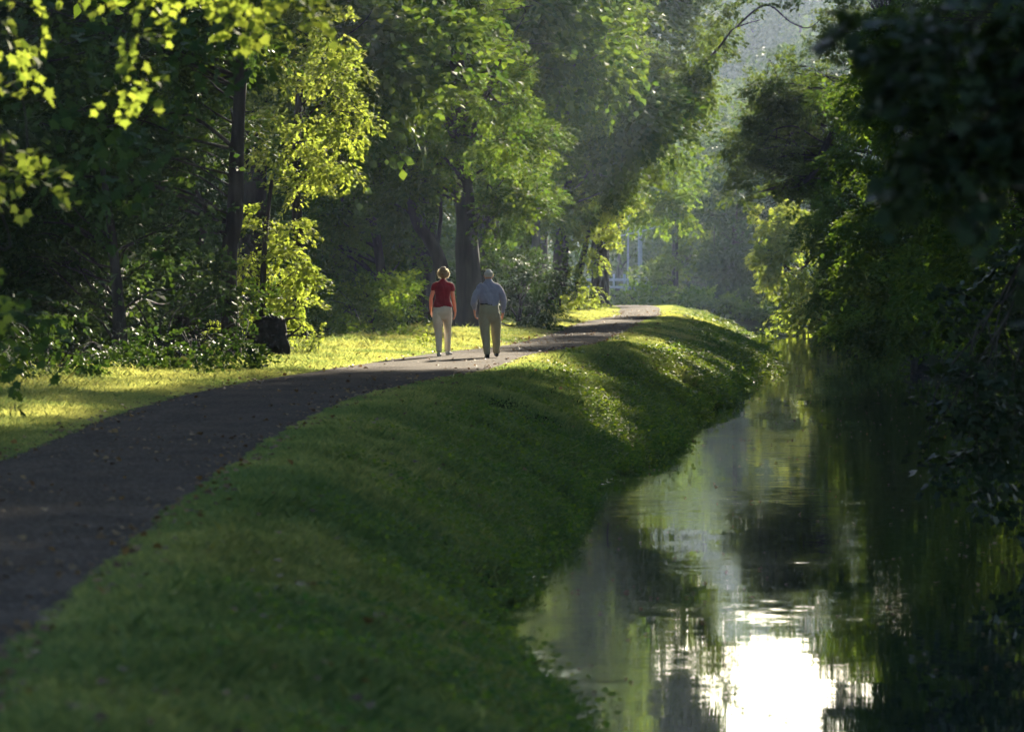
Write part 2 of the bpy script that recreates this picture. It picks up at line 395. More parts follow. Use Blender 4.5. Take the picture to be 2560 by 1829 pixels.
# water
mw, n, out = newmat('canal_water')
tc = n.nodes.new('ShaderNodeTexCoord')
def ripple(scale, stretch, amp, detail=2):
    mp = n.nodes.new('ShaderNodeMapping'); mp.inputs['Scale'].default_value = stretch
    n.links.new(tc.outputs['Object'], mp.inputs['Vector'])
    nz = n.nodes.new('ShaderNodeTexNoise'); nz.inputs['Scale'].default_value = scale; nz.inputs['Detail'].default_value = detail
    n.links.new(mp.outputs[0], nz.inputs['Vector'])
    s = n.nodes.new('ShaderNodeVectorMath'); s.operation = 'SUBTRACT'; s.inputs[1].default_value = (.5, .5, .5)
    n.links.new(nz.outputs['Color'], s.inputs[0])
    q = n.nodes.new('ShaderNodeVectorMath'); q.operation = 'MULTIPLY'; q.inputs[1].default_value = amp
    n.links.new(s.outputs[0], q.inputs[0]); return q.outputs[0]
a = ripple(5.0, (.6, 1.3, 1), (.005, .017, 0)); b = ripple(.55, (1, .8, 1), (.003, .006, 0), 1)
# patches of breeze where the ripples are stronger
mp = n.nodes.new('ShaderNodeMapping'); mp.inputs['Scale'].default_value = (.35, .09, 1); n.links.new(tc.outputs['Object'], mp.inputs['Vector'])
pz = n.nodes.new('ShaderNodeTexNoise'); pz.inputs['Scale'].default_value = 1.0; pz.inputs['Detail'].default_value = 3; n.links.new(mp.outputs[0], pz.inputs['Vector'])
pr = n.nodes.new('ShaderNodeMapRange'); pr.inputs['From Min'].default_value = .48; pr.inputs['From Max'].default_value = .66; pr.inputs['To Min'].default_value = .3; pr.inputs['To Max'].default_value = 3.2
n.links.new(pz.outputs['Fac'], pr.inputs['Value'])
sca = n.nodes.new('ShaderNodeVectorMath'); sca.operation = 'SCALE'; n.links.new(a, sca.inputs[0]); n.links.new(pr.outputs[0], sca.inputs['Scale'])
la = n.nodes.new('ShaderNodeAttribute'); la.attribute_name = 'lap'
lm = n.nodes.new('ShaderNodeMath'); lm.operation = 'MULTIPLY_ADD'; lm.inputs[1].default_value = 28; lm.inputs[2].default_value = 1; n.links.new(la.outputs['Fac'], lm.inputs[0])
sc2 = n.nodes.new('ShaderNodeVectorMath'); sc2.operation = 'SCALE'; n.links.new(sca.outputs[0], sc2.inputs[0]); n.links.new(lm.outputs[0], sc2.inputs['Scale']); sca = sc2
ad = n.nodes.new('ShaderNodeVectorMath'); ad.operation = 'ADD'; n.links.new(sca.outputs[0], ad.inputs[0]); n.links.new(b, ad.inputs[1])
ad2 = n.nodes.new('ShaderNodeVectorMath'); ad2.operation = 'ADD'; n.links.new(ad.outputs[0], ad2.inputs[0]); ad2.inputs[1].default_value = (0, 0, 1)
nn = n.nodes.new('ShaderNodeVectorMath'); nn.operation = 'NORMALIZE'; n.links.new(ad2.outputs[0], nn.inputs[0])
pw = n.nodes.new('ShaderNodeBsdfPrincipled'); pw.inputs['Base Color'].default_value = (.012, .020, .014, 1); pw.inputs['Roughness'].default_value = .012
pw.inputs['IOR'].default_value = 1.33; pw.inputs['Specular IOR Level'].default_value = .5
n.links.new(nn.outputs[0], pw.inputs['Normal']); n.links.new(pw.outputs[0], out.inputs['Surface'])
offs = np.array([-30, -2, -.6, -.15, 0, .12, .25, .4, .6, 1.0, 2, 5, 12, 40, 120])
wy = np.concatenate([np.arange(-30, 20, 5.), np.arange(20, 262, .7), np.arange(262, 301, 6.)])
wt = strip('water', [(lambda y, k=k: shore(y) + k) for k in offs], mw, 0, lambda X, Y: np.full(X.shape, WZ), wy)
wa = wt.data.attributes.new('lap', 'FLOAT', 'POINT')
lap = np.exp(-np.maximum(offs, 0) / .30)[None, :] * np.clip(.25 + 3.0 * fbm(wy / 3.5, 0 * wy, 44, 2), 0, 1)[:, None] * (wy < 120)[:, None]
wa.data.foreach_set('value', lap.ravel().astype(np.float32)); tag(wt, kind='structure')

# ------------------------------------------------------------------ grass
def grass_blades():
    rg = np.random.default_rng(3)
    Ps, Hs, Ws = [], [], []
    def region(y0, y1, dens, xl, xr, hmul=1.0, wmul=1.0):
        n = int(dens * (y1 - y0) * float(np.mean([xr(np.array([q]))[0] - xl(np.array([q]))[0] for q in np.linspace(y0, y1, 9)])))
        y = rg.uniform(y0, y1, n); a = xl(y); b = xr(y); u = rg.uniform(0, 1, n)
        x = a + (b - a) * u
        keep = np.abs(x) < .098 * y + 1.2
        x, y = x[keep], y[keep]
        Ps.append(np.stack([x, y], 1)); Hs.append(np.full(len(x), hmul)); Ws.append(np.full(len(x), wmul))
    rag = lambda y, s: .12 * fbm(y / .5, 0 * y, s, 3)
    bankL = lambda y: rEdge(y) - .06 + rag(y, 61) * 1.3
    bankR = lambda y: shore(y) + .12
    vergeR = lambda y: lEdge(y) + .06 + rag(y, 62) * 1.3
    vergeL = lambda y: lEdge(y) - 5.0
    region(21, 45, 2600, bankL, bankR, 1, .85)
    region(45, 80, 1500, bankL, bankR, 1, 1.1)
    region(80, 130, 900, bankL, bankR, 1, 1.4)
    region(130, 245, 420, bankL, bankR, .9, 2.0)
    region(45, 90, 1300, lambda y: lEdge(y) - 4.6, vergeR, .85, 1.0)
    region(90, 140, 800, lambda y: lEdge(y) - 3.6, vergeR, 1.0, 1.3)
    region(140, 245, 380, lambda y: lEdge(y) - 3.5, vergeR, 1.0, 1.9)
    P = np.concatenate(Ps); hm = np.concatenate(Hs); wm = np.concatenate(Ws)
    n = len(P); X, Y = P[:, 0], P[:, 1]
    Z = ground_z(X, Y) - .005
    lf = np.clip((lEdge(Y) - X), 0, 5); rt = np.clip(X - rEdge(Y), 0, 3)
    clump = fbm(X / .5, Y / 1.1, 71, 3)
    edge = np.clip(np.maximum(lf, rt) * 2.2, .35, 1)
    h = (.055 + .05 * rg.uniform(0, 1, n) + .11 * np.clip(clump, -.3, .5)) * hm * edge
    h *= 1 + .5 * np.clip(lf - 1.2, 0, 2) + .45 * np.clip((rt / np.maximum(shore(Y) - rEdge(Y), .5)) - .45, 0, 1)
    tall = rg.uniform(0, 1, n) < .014; h[tall] *= 1.7
    h = np.maximum(h * .88, .02)
    ang = rg.uniform(0, 2 * math.pi, n); lean = rg.uniform(.1, .75, n)
    # tussocks hang down the slope
    sl = np.clip(rt / np.maximum(shore(Y) - rEdge(Y), .5), 0, 1)
    d = np.stack([np.cos(ang) * lean + .35 * sl, np.sin(ang) * lean, np.ones(n)], 1); d = norm(d)
    wd = np.stack([-np.sin(ang), np.cos(ang), np.zeros(n)], 1)
    # half the blades turn their flat side to the walker
    turn = rg.uniform(0, 1, n) < .5; wd[turn] = norm(np.stack([np.ones(n), rg.normal(0, .5, n), np.zeros(n)], 1))[turn]
    wv = (.0045 + .003 * rg.uniform(0, 1, n)) * wm
    base = np.stack([X, Y, Z], 1)
    mid = base + d * (h * .55)[:, None]
    bend = np.stack([np.cos(ang), np.sin(ang), np.full(n, -.2)], 1)
    tip = base + d * (h)[:, None] + bend * (h * .35)[:, None]
    V = np.stack([base - wd * wv[:, None], base + wd * wv[:, None], mid + wd * (wv * .8)[:, None], tip, mid - wd * (wv * .8)[:, None]], 1).reshape(-1, 3)
    Fc = np.arange(n * 5, dtype=np.int32).reshape(-1, 5)
    big = fbm(X / 1.3, Y / 3.0, 81, 3)
    v = np.clip(.42 + big * 1.7 + rg.normal(0, .28, n) + .24 * (lf > 0) + .22 * np.clip(1 - rt, 0, 1) * (rt > 0) * (Y > 88) - .10, 0, 1)  # verge blades made paler: sunlight is put into their colour
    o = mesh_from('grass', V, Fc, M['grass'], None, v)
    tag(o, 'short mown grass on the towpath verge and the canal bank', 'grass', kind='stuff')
grass_blades()

def ground_cover():
    """broad-leaved weeds creeping over the bank"""
    rg = np.random.default_rng(5)
    n = 150000
    y = 24 + (240 - 24) * rg.uniform(0, 1, n) ** 1.25; r = rEdge(y); s = shore(y)
    u = rg.uniform(0, 1, n) ** .6 * (1.03 + .22 * np.clip(fbm(y / 1.1, 0 * y + 2.2, 95, 2) + .1, 0, 1)); x = r + (s - r) * u
    k = (fbm(x / .8, y / 1.8, 91, 3) + (u - .55) * .55 > .02) & (np.abs(x) < .098 * y + 1)
    x, y, u = x[k], y[k], u[k]; n = len(x)
    hgt = .02 + rg.uniform(0, 1, n) * (.05 + .16 * np.clip(fbm(x / .6, y / 1.2, 92, 2) + .25, 0, 1)) * (.5 + u)
    P = np.stack([x + .1 * u * rg.uniform(0, 1, n), y, np.maximum(ground_z(x, y), WZ) + hgt], 1)
    D = norm(np.stack([rg.normal(.25, 1, n), rg.normal(-.2, 1, n), rg.normal(0, .35, n)], 1))
    N = norm(np.stack([rg.normal(0, .4, n), rg.normal(-.25, .4, n), np.ones(n)], 1)); N = norm(N - D * np.sum(N * D, 1, keepdims=True))
    sz = (.032 + .03 * rg.uniform(0, 1, n)) * np.clip(y / 80, .8, 1.5)
    V, Fc = scatter(OVAL * np.array([1.35, 1, 1]), P, np.cross(D, N), D, N, sz)
    v = np.clip(.4 + fbm(x / 1.0, y / 2.0, 93, 2) * 1.2 + rg.normal(0, .2, n), 0, 1)
    o = mesh_from('ground_cover', V, Fc, M['weed'], None, v)
    tag(o, 'low broad-leaved weeds covering the bank down to the water', 'weeds', kind='stuff')
ground_cover()

def fringe():
    rg = np.random.default_rng(15); n = 26000; nc = 420
    cy = 26 + 190 * rg.uniform(0, 1, nc) ** 1.4; cs = rg.uniform(.10, .34, nc) * np.where(rg.uniform(0, 1, nc) < .12, 1.6, 1)
    i = rg.integers(0, nc, n); y = cy[i] + rg.normal(0, .8, n) * cs[i] * 1.6; x = shore(cy[i]) + rg.normal(-.05, .5, n) * cs[i]
    z = WZ + .03 + np.abs(rg.normal(0, .5, n)) * cs[i]
    P = np.stack([x, y, z], 1)
    D = norm(np.stack([rg.normal(.5, .8, n), rg.normal(-.2, .9, n), rg.normal(.1, .5, n)], 1))
    N = norm(np.stack([rg.normal(0, .5, n), rg.normal(-.3, .5, n), np.ones(n)], 1)); N = norm(N - D * np.sum(N * D, 1, keepdims=True))
    V, Fc = scatter(OVAL * np.array([1.2, 1, 1]), P, np.cross(D, N), D, N, rg.uniform(.04, .085, n) * np.clip(y / 90, .8, 1.5))
    o = mesh_from('water_weeds', V, Fc, M['weed'], None, np.clip(rg.normal(.35, .25, n) + cs[i] * .3, 0, 1))
    tag(o, 'leafy weeds trailing from the foot of the bank into the water', 'weeds', kind='stuff')
fringe()

def litter():
    rg = np.random.default_rng(8); n = 4600
    y = 22 + 190 * rg.uniform(0, 1, n) ** 1.5; u = rg.uniform(-.12, 1.1, n)
    u = np.where(rg.uniform(0, 1, n) < .45, np.where(rg.uniform(0, 1, n) < .5, rg.normal(.02, .07, n), rg.normal(.98, .08, n)), u)
    gr = rg.uniform(0, 1, n) < .16; u = np.where(gr, rg.uniform(1, 2.0, n), u)
    x = lEdge(y) * (1 - u) + rEdge(y) * u; x = np.minimum(x, shore(y) - .2)
    kk = fbm(x / .9, y / 2.2, 97, 3) + rg.normal(0, .06, n) + .10 * (np.abs(u - .5) > .42) > -.02; x, y, u, gr = x[kk], y[kk], u[kk], gr[kk]; n = len(x)
    P = np.stack([x, y, np.where(gr, ground_z(x, y) + .07, path_z(x, y)) + .012 + .015 * rg.uniform(0, 1, n)], 1)
    D = norm(np.stack([rg.normal(0, 1, n), rg.normal(0, 1, n), rg.normal(0, .25, n)], 1))
    N = norm(np.stack([rg.normal(0, .3, n), rg.normal(-.1, .3, n), np.ones(n)], 1)); N = norm(N - D * np.sum(N * D, 1, keepdims=True))
    T = OVAL * np.array([1.4, 1, 2.2])
    V, Fc = scatter(T, P, np.cross(D, N), D, N, rg.uniform(.022, .080, n))
    o = mesh_from('leaf_litter', V, Fc, M['litter'], None, rg.uniform(0, 1, n) ** 1.6)
    tag(o, 'dry fallen leaves scattered over the dark path', 'fallen leaves', kind='stuff')
    # pale flecks laid on the water, standing in for glints
    n = 420
    y = 40 + 130 * rg.uniform(0, 1, n) ** 1.1; x = shore(y) + .1 + rg.uniform(0, 1, n) ** .9 * np.minimum(.085 * y - shore(y), 7)
    y = y + rg.normal(0, .3, n)
    P = np.stack([x, y, np.full(n, WZ + .006)], 1)
    D = norm(np.stack([rg.normal(0, 1, n), rg.normal(0, 1, n), rg.normal(0, .12, n)], 1))
    N = norm(np.stack([rg.normal(0, .2, n), rg.normal(0, .2, n), np.ones(n)], 1)); N = norm(N - D * np.sum(N * D, 1, keepdims=True))
    V, Fc = scatter(T, P, np.cross(D, N), D, N, rg.uniform(.02, .06, n))
    o = mesh_from('glint_flecks', V, Fc, M['litter'], None, rg.uniform(.6, 1, n))
    tag(o, 'pale flecks on the canal standing in for glints', 'glint flecks', kind='stuff')
litter()

# ------------------------------------------------------------------ trees
def lob(px, py, Y, r, sy=1.0, sz=.75):
    """lobe given on the layout grid: radius r in grid units"""
    rr = r * Y / F
    return (at(px, py, Y), (rr, rr * sy, rr * sz))
def fill(px0, py0, px1, py1, Y0, Y1, n, r, seed, sz=.7, inside=None):
    rg = np.random.default_rng(seed); out = []
    k = 0
    while len(out) < n and k < 4000:
        k += 1
        x, y = rg.uniform(px0, px1), rg.uniform(py0, py1)
        if inside and not inside(x, y): continue
        Y = rg.uniform(Y0, Y1); out.append(lob(x, y, Y, r * rg.uniform(.75, 1.3), 1.0, sz))
    return out
TREES = 0
def tree(name, label, trunk, lobes, mat, leaf=.10, K=34, L=.62, dens=1.0, group=None, droop=.15, bark='bark', extra=(), seed=None, limbs=True, cat='tree', carve=True, T=QUAD, upper=(), limbr=.05):
    """trunk: list of (point xyz, radius); extra: further limbs [(pts, radii)]"""
    global TREES
    TREES += 1; seed = seed or TREES * 13
    rg = np.random.default_rng(seed)
    base = np.array(trunk[0][0], float)
    e = empty(name, tuple(base), label, cat, group)
    tb = Tubes()
    pts = np.array([t[0] for t in trunk], float); rad = [t[1] for t in trunk]
    if len(trunk) > 1:
        pts = pts.copy(); rad = list(rad)
        pts = np.vstack([pts[0] - np.array([0, 0, .3]), pts]); rad = [rad[0] * 1.6] + rad; rad[1] = rad[1] * 1.15
        tb.add(pts, rad, 12, seed, .16)
    for ps, rs in extra: tb.add(ps, rs, 8, seed, .12)
    allp = [(p, r) for p, r in zip(pts, rad)]
    if limbs and len(trunk) > 1:
        dense = [(pts[i] + (pts[i + 1] - pts[i]) * f, rad[i] + (rad[i + 1] - rad[i]) * f) for i in range(1, len(pts) - 1) for f in np.linspace(0, 1, 6)]
        for c, r in lobes:
            c = np.array(c); best = min(dense, key=lambda q: np.linalg.norm(q[0] - c) + (2.5 * max(0, q[0][2] - c[2] + .5)))
            p, pr = best; d = c - p; ln = np.linalg.norm(d)
            if ln < .4 or ln > 6.5: continue
            m1 = p + d * .4 + np.array([0, 0, .05 * ln]) + rg.normal(0, .05 * ln, 3); m2 = p + d * .75 + np.array([0, 0, .04 * ln]) + rg.normal(0, .05 * ln, 3)
            r0 = min(pr * .5, .4 * limbr + .006 * ln)
            tb.add([p, m1, m2, c], [r0, r0 * .7, r0 * .45, r0 * .2], 6, seed, .1)
            for q in range(3):
                e2 = c + norm(rg.normal(0, 1, 3)) * np.array(r) * .8
                s0 = p + d * rg.uniform(.55, .9) + np.array([0, 0, .09 * ln])
                tb.add([s0, (s0 + e2) / 2 + rg.normal(0, .06 * ln, 3), e2], [r0 * .4, r0 * .25, r0 * .1], 5, seed + q, .1)
    if tb.n: tb.build('trunk', M[bark], e, base)
    allL = list(lobes)
    if allL: foliage('crown', allL, M[mat], e, seed, leaf * (1.1 if base[1] > 90 and leaf < .2 else 1), K, L, dens * {'maple': .72, 'olive': .78, 'fresh': .78, 'green': .95}.get(mat, 1), droop, carve, T, base)
    return e

def gpt(px, Y, dz=0):                       # a trunk foot on the left bank
    x = (px - 512) * Y / F
    return np.array([x, Y, float(ground_z(x, Y)) + dz])
def tr(px, Y, steps, foot=True):
    """steps: (px, py, radius)"""
    out = []
    if foot: out.append((gpt(px, Y), steps[0][2] * 1.2))
    for x, y, r in steps: out.append((at(x, y, Y), r))
    return out

MG = 'maple twigs hanging over the verge'
# --- near maple, its trunk outside the frame, twigs hanging in at the upper corner
near_l = [((-4.05, 43, 3.75), (.75, .9, .42)), ((-3.35, 42, 3.9), (.6, .7, .3)), ((-2.5, 43, 3.95), (.75, .6, .26)), ((-1.75, 43, 3.85), (.45, .5, .25)),
          ((-2.72, 41.5, 3.55), (.16, .3, .30)), ((-2.66, 41.5, 3.15), (.14, .2, .22)), ((-4.1, 42, 3.15), (.45, .6, .35)), ((-3.85, 42, 2.75), (.25, .4, .22)),
          ((-4.05, 43, 2.5), (.45, .5, .13)), ((-3.7, 43, 2.46), (.2, .3, .08)), ((-4.05, 42, 1.7), (.22, .5, .5)), ((-4.15, 42, 1.0), (.16, .5, .3))]
MAPLE = np.array([(0, 0, 0), (.16, .06, .02), (.42, .02, .05), (.36, .22, .04), (.62, .45, .07), (.34, .50, .03), (.30, .66, .03), (.14, .62, .0), (0, 1, -.08),
                  (-.14, .62, .0), (-.30, .66, .03), (-.34, .50, .03), (-.62, .45, .07), (-.36, .22, .04), (-.42, .02, .05), (-.16, .06, .02)], float)
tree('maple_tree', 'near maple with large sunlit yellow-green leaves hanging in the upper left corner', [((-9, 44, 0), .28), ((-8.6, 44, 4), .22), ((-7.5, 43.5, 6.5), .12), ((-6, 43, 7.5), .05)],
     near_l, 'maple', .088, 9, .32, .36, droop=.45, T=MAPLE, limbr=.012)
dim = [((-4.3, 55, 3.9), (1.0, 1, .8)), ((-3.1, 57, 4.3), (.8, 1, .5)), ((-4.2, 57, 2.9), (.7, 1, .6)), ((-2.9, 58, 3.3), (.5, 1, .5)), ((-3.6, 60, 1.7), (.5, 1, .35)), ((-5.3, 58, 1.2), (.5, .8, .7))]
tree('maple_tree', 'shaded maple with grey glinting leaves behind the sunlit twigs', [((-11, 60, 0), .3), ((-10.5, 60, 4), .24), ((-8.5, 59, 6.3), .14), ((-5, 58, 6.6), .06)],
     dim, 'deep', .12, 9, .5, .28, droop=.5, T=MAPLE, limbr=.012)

# --- dark trees of the left wood
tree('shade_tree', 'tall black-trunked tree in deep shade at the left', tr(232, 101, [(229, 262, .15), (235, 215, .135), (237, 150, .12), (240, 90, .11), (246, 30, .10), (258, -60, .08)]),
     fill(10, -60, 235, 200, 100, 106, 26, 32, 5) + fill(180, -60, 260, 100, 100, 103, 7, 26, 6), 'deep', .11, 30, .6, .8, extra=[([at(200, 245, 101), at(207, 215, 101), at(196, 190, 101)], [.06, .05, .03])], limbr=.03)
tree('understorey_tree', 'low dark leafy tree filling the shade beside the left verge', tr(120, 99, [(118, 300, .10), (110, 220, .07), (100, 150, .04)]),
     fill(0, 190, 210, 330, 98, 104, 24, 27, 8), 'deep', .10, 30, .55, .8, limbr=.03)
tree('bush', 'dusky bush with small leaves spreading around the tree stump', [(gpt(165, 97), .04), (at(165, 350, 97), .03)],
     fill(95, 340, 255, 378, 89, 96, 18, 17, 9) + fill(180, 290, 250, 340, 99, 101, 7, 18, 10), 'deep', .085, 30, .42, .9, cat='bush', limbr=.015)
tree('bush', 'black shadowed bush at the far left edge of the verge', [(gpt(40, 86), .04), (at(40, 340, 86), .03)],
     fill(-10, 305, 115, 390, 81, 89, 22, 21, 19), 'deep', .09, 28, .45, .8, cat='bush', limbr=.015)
tree('young_tree', 'bright sunlit bush drooping over the verge left of the woman', tr(262, 109, [(262, 300, .06), (266, 230, .05), (272, 180, .03)]),
     [lob(270, 215, 109, 26), lob(292, 228, 109, 20), lob(250, 245, 110, 24), lob(285, 255, 109, 24), lob(300, 275, 109, 17), lob(275, 280, 110, 24), lob(292, 300, 109, 20), lob(262, 310, 110, 22), lob(240, 290, 111, 22), lob(296, 320, 109, 12), lob(230, 265, 111, 20), lob(305, 268, 109, 9), lob(243, 330, 110, 16), lob(225, 335, 111, 14)],
     'maple', .085, 30, .42, .85, droop=.35, limbr=.02)
tree('leafy_tree', 'sunlit tree with glowing yellow-green sprays above the drooping bush', tr(300, 121, [(300, 260, .12), (296, 180, .10), (300, 90, .08), (310, 0, .06), (320, -80, .04)]),
     [lob(330, 70, 119, 32), lob(345, 100, 118, 24), lob(305, 115, 119, 28), lob(350, 130, 118, 20), lob(280, 150, 119, 28), lob(325, 155, 118, 24), lob(300, 185, 118, 22), lob(270, 110, 120, 26), lob(335, 30, 120, 34), lob(290, 60, 121, 32), lob(300, 10, 121, 34), lob(345, -20, 121, 36), lob(270, 15, 121, 26), lob(362, 115, 117, 10), lob(345, 165, 118, 14)],
     'maple', .09, 32, .52, 1.0, droop=.3, limbr=.025)
tree('shade_tree', 'cool green tree in shade between the bright bush and the big trunk', tr(385, 150, [(382, 280, .13), (372, 200, .11), (368, 120, .09), (372, 20, .06)]),
     fill(305, 165, 415, 330, 146, 155, 26, 26, 31) + fill(330, 60, 400, 170, 148, 156, 10, 26, 32), 'green', .10, 34, .6, .85)
tree('leafy_tree', 'tree with sun-specked leaves at the top above the woman', tr(420, 158, [(418, 260, .16), (412, 160, .13), (405, 60, .1), (400, -40, .07)]),
     fill(365, -50, 480, 70, 154, 162, 16, 30, 35) + fill(370, 60, 440, 130, 155, 160, 5, 26, 36), 'olive', .11, 34, .62, .85)
# --- the big trunk behind the couple and its leaning neighbour
tree('big_tree', 'big dark-trunked tree straight behind the walking couple', tr(468, 146, [(469, 300, .33), (467, 250, .29), (465, 215, .27), (462, 160, .24), (458, 80, .2), (450, -40, .14)]),
     [lob(480, 128, 135, 26, sz=.35), lob(520, 122, 134, 24, sz=.3), lob(545, 130, 134, 16, sz=.3), lob(500, 145, 135, 28, sz=.35), lob(455, 95, 137, 26, sz=.4), lob(490, 85, 136, 26, sz=.4), lob(450, 145, 138, 26, sz=.5), lob(535, 150, 135, 18, sz=.4), lob(420, 120, 139, 26, sz=.45), lob(520, 170, 137, 22, sz=.5), lob(535, 195, 137, 16, sz=.4), lob(490, 185, 139, 24, sz=.5), lob(430, 175, 141, 26, sz=.5), lob(400, 155, 141, 22, sz=.4)]
     + fill(395, 90, 540, 215, 139, 150, 16, 26, 41) + fill(440, -60, 560, 90, 140, 150, 14, 32, 42), 'green', .10, 34, .6, .85, droop=.25, limbr=.06,
     extra=[([at(466, 160, 146), at(480, 110, 145), at(500, 60, 144)], [.12, .09, .05]), ([at(463, 150, 146), at(440, 110, 145), at(430, 60, 145)], [.12, .08, .05])])
tree('leaning_tree', 'dark tree leaning to the left beside the big trunk', [(gpt(446, 143), .2), (at(446, 300, 143), .19), (at(440, 262, 143), .17), (at(428, 238, 143), .15), (at(416, 222, 143), .12), (at(408, 190, 143), .1), (at(402, 150, 143), .07)],
     fill(385, 140, 430, 215, 143, 148, 7, 22, 44), 'green', .10, 34, .58, .8, extra=[([at(436, 252, 143), at(441, 215, 143.4), at(437, 180, 143)], [.06, .05, .03])])
tree('shrub', 'shaded shrubs with a few sunlit leaves right behind the woman', [(gpt(372, 136), .05), (at(372, 300, 136), .03)],
     fill(325, 288, 405, 330, 131, 138, 11, 17, 46) + [lob(392, 288, 129, 9), lob(405, 283, 129, 7), lob(350, 285, 134, 14)], 'fresh', .085, 30, .42, .85, cat='shrub', limbr=.015)
tree('shrub', 'dark green undergrowth beside the man under the big tree', [(gpt(520, 152), .05), (at(520, 300, 152), .03)],
     fill(485, 255, 545, 318, 149, 158, 14, 18, 47), 'deep', .09, 30, .48, .85, cat='shrub', limbr=.015)
# --- trees further along the path
tree('leafy_tree', 'hazy green tree filling the middle beside the big trunk', tr(528, 188, [(528, 290, .2), (524, 200, .17), (520, 100, .13), (515, 0, .1)]),
     fill(488, 45, 590, 215, 182, 192, 26, 26, 51) + [lob(560, 70, 180, 22), lob(590, 55, 181, 22), lob(575, 90, 180, 22), lob(512, 225, 184, 22), lob(500, 240, 184, 18), lob(540, 235, 185, 18)], 'fresh', .125, 32, .72, .85)
tree('ivy_tree', 'thick dark trunk on the verge right of the man, ivy at its foot', tr(553, 203, [(558, 290, .30), (562, 240, .26), (565, 205, .24), (566, 140, .2), (566, 40, .14)]),
     fill(545, 120, 625, 205, 196, 206, 16, 22, 53) + [lob(560, 285, 202, 7, sz=2.2), lob(571, 270, 202, 5, sz=2.5), lob(545, 295, 203, 10)], 'olive', .125, 32, .68, .85)
tree('ivy_tree', 'slim tree leaning right with sunlit ivy on its stem', [(gpt(576, 204), .13), (at(577, 290, 204), .12), (at(582, 262, 204), .11), (at(588, 232, 204), .1), (at(590, 190, 204), .07)],
     [lob(577, 285, 203, 6, sz=2.3), lob(582, 262, 203, 5, sz=2.5), lob(570, 300, 202, 9), lob(585, 240, 203, 6, sz=2), lob(565, 245, 203, 6), lob(578, 225, 203, 12), lob(590, 300, 203, 6)] + fill(575, 140, 620, 200, 200, 206, 5, 20, 57), 'maple', .13, 26, .42, .8, limbr=.03)
tree('ivy_tree', 'last leaning stem before the hazy gap, wrapped in ivy', [(gpt(592, 210), .17), (at(594, 290, 210), .15), (at(598, 262, 210), .14), (at(601, 235, 210), .12), (at(602, 190, 210), .09)],
     [lob(592, 285, 209, 6, sz=2.4), lob(597, 258, 209, 5, sz=2.4), lob(588, 303, 208, 8), lob(600, 225, 209, 14), lob(590, 215, 208, 14), lob(612, 205, 207, 16), lob(622, 215, 207, 12, sz=.8), lob(612, 230, 207, 8), lob(618, 238, 207, 3, sz=4)] + fill(590, 130, 640, 195, 205, 212, 6, 20, 59), 'maple', .13, 26, .45, .85, droop=.5, limbr=.03)
tree('shrub', 'sunny little shrub at the foot of the ivy-clad stems', [(gpt(560, 196), .04), (at(560, 298, 196), .03)],
     [lob(556, 303, 196, 11), lob(566, 306, 196, 9), lob(548, 308, 196, 7), lob(580, 306, 198, 7)], 'maple', .11, 24, .36, .9, cat='shrub', limbr=.015)
tree('tall_tree', 'dark-limbed tall tree whose crown reaches over the canal', tr(600, 226, [(600, 280, .34), (600, 180, .3), (604, 85, .26)]) + [(at(620, 55, 222), .22), (at(640, 30, 220), .17), (at(653, 5, 218), .14), (at(668, -60, 216), .1)],
     fill(615, 0, 700, 130, 190, 200, 18, 27, 61, inside=lambda x, y: x < 712 - .25 * y) + [lob(700, 40, 192, 18), lob(712, 60, 191, 14), lob(700, 90, 192, 18), lob(685, 120, 192, 18), lob(668, 140, 192, 18), lob(655, 165, 192, 16), lob(640, 180, 193, 18), lob(640, 140, 193, 22), lob(715, 20, 190, 16), lob(640, 100, 194, 26), lob(620, 160, 195, 20), lob(725, 5, 190, 12, sz=.5), lob(755, -2, 190, 14, sz=.4), lob(785, 2, 190, 10, sz=.4)]
     + fill(590, -90, 720, 0, 192, 202, 12, 32, 62) + fill(600, -300, 700, -90, 192, 204, 34, 34, 63) + fill(645, -110, 708, 30, 192, 200, 22, 20, 64) + fill(700, -42, 845, -22, 194, 199, 9, 9, 65, sz=.5), 'olive', .13, 34, .7, .9, limbr=.06, carve=False,
     extra=[([at(630, 42, 221), at(650, 58, 205), at(690, 70, 196), at(712, 55, 192), at(726, 38, 190), at(735, 28, 190), at(760, 20, 189)], [.12, .1, .07, .05, .035, .025, .012]), ([at(735, 28, 190), at(765, 5, 190), at(790, 22, 190), at(808, 28, 190), at(822, 18, 190)], [.03, .03, .025, .02, .01])])
tree('leafy_tree', 'green tree with bright top leaves left of the slanting limb', tr(534, 178, [(536, 290, .13), (538, 200, .12), (560, 100, .1), (575, 20, .08)]),
     fill(545, -30, 625, 110, 172, 180, 18, 26, 64), 'fresh', .12, 32, .66, .85, bark='palebark')
tree('willow_tree', 'pale hazy tree hanging low over the end of the path', tr(604, 243, [(606, 240, .18), (616, 180, .14), (640, 120, .1)]),
     [lob(660, 190, 238, 20), lob(672, 205, 238, 16), lob(650, 205, 238, 16), lob(684, 212, 238, 8), lob(668, 170, 238, 20), lob(690, 150, 240, 16), lob(680, 185, 240, 14), lob(640, 215, 239, 12), lob(702, 120, 242, 16), lob(690, 95, 243, 16), lob(640, 185, 240, 16), lob(655, 150, 241, 20), lob(700, 75, 243, 12)], 'fresh', .17, 28, .75, .8, droop=.4)
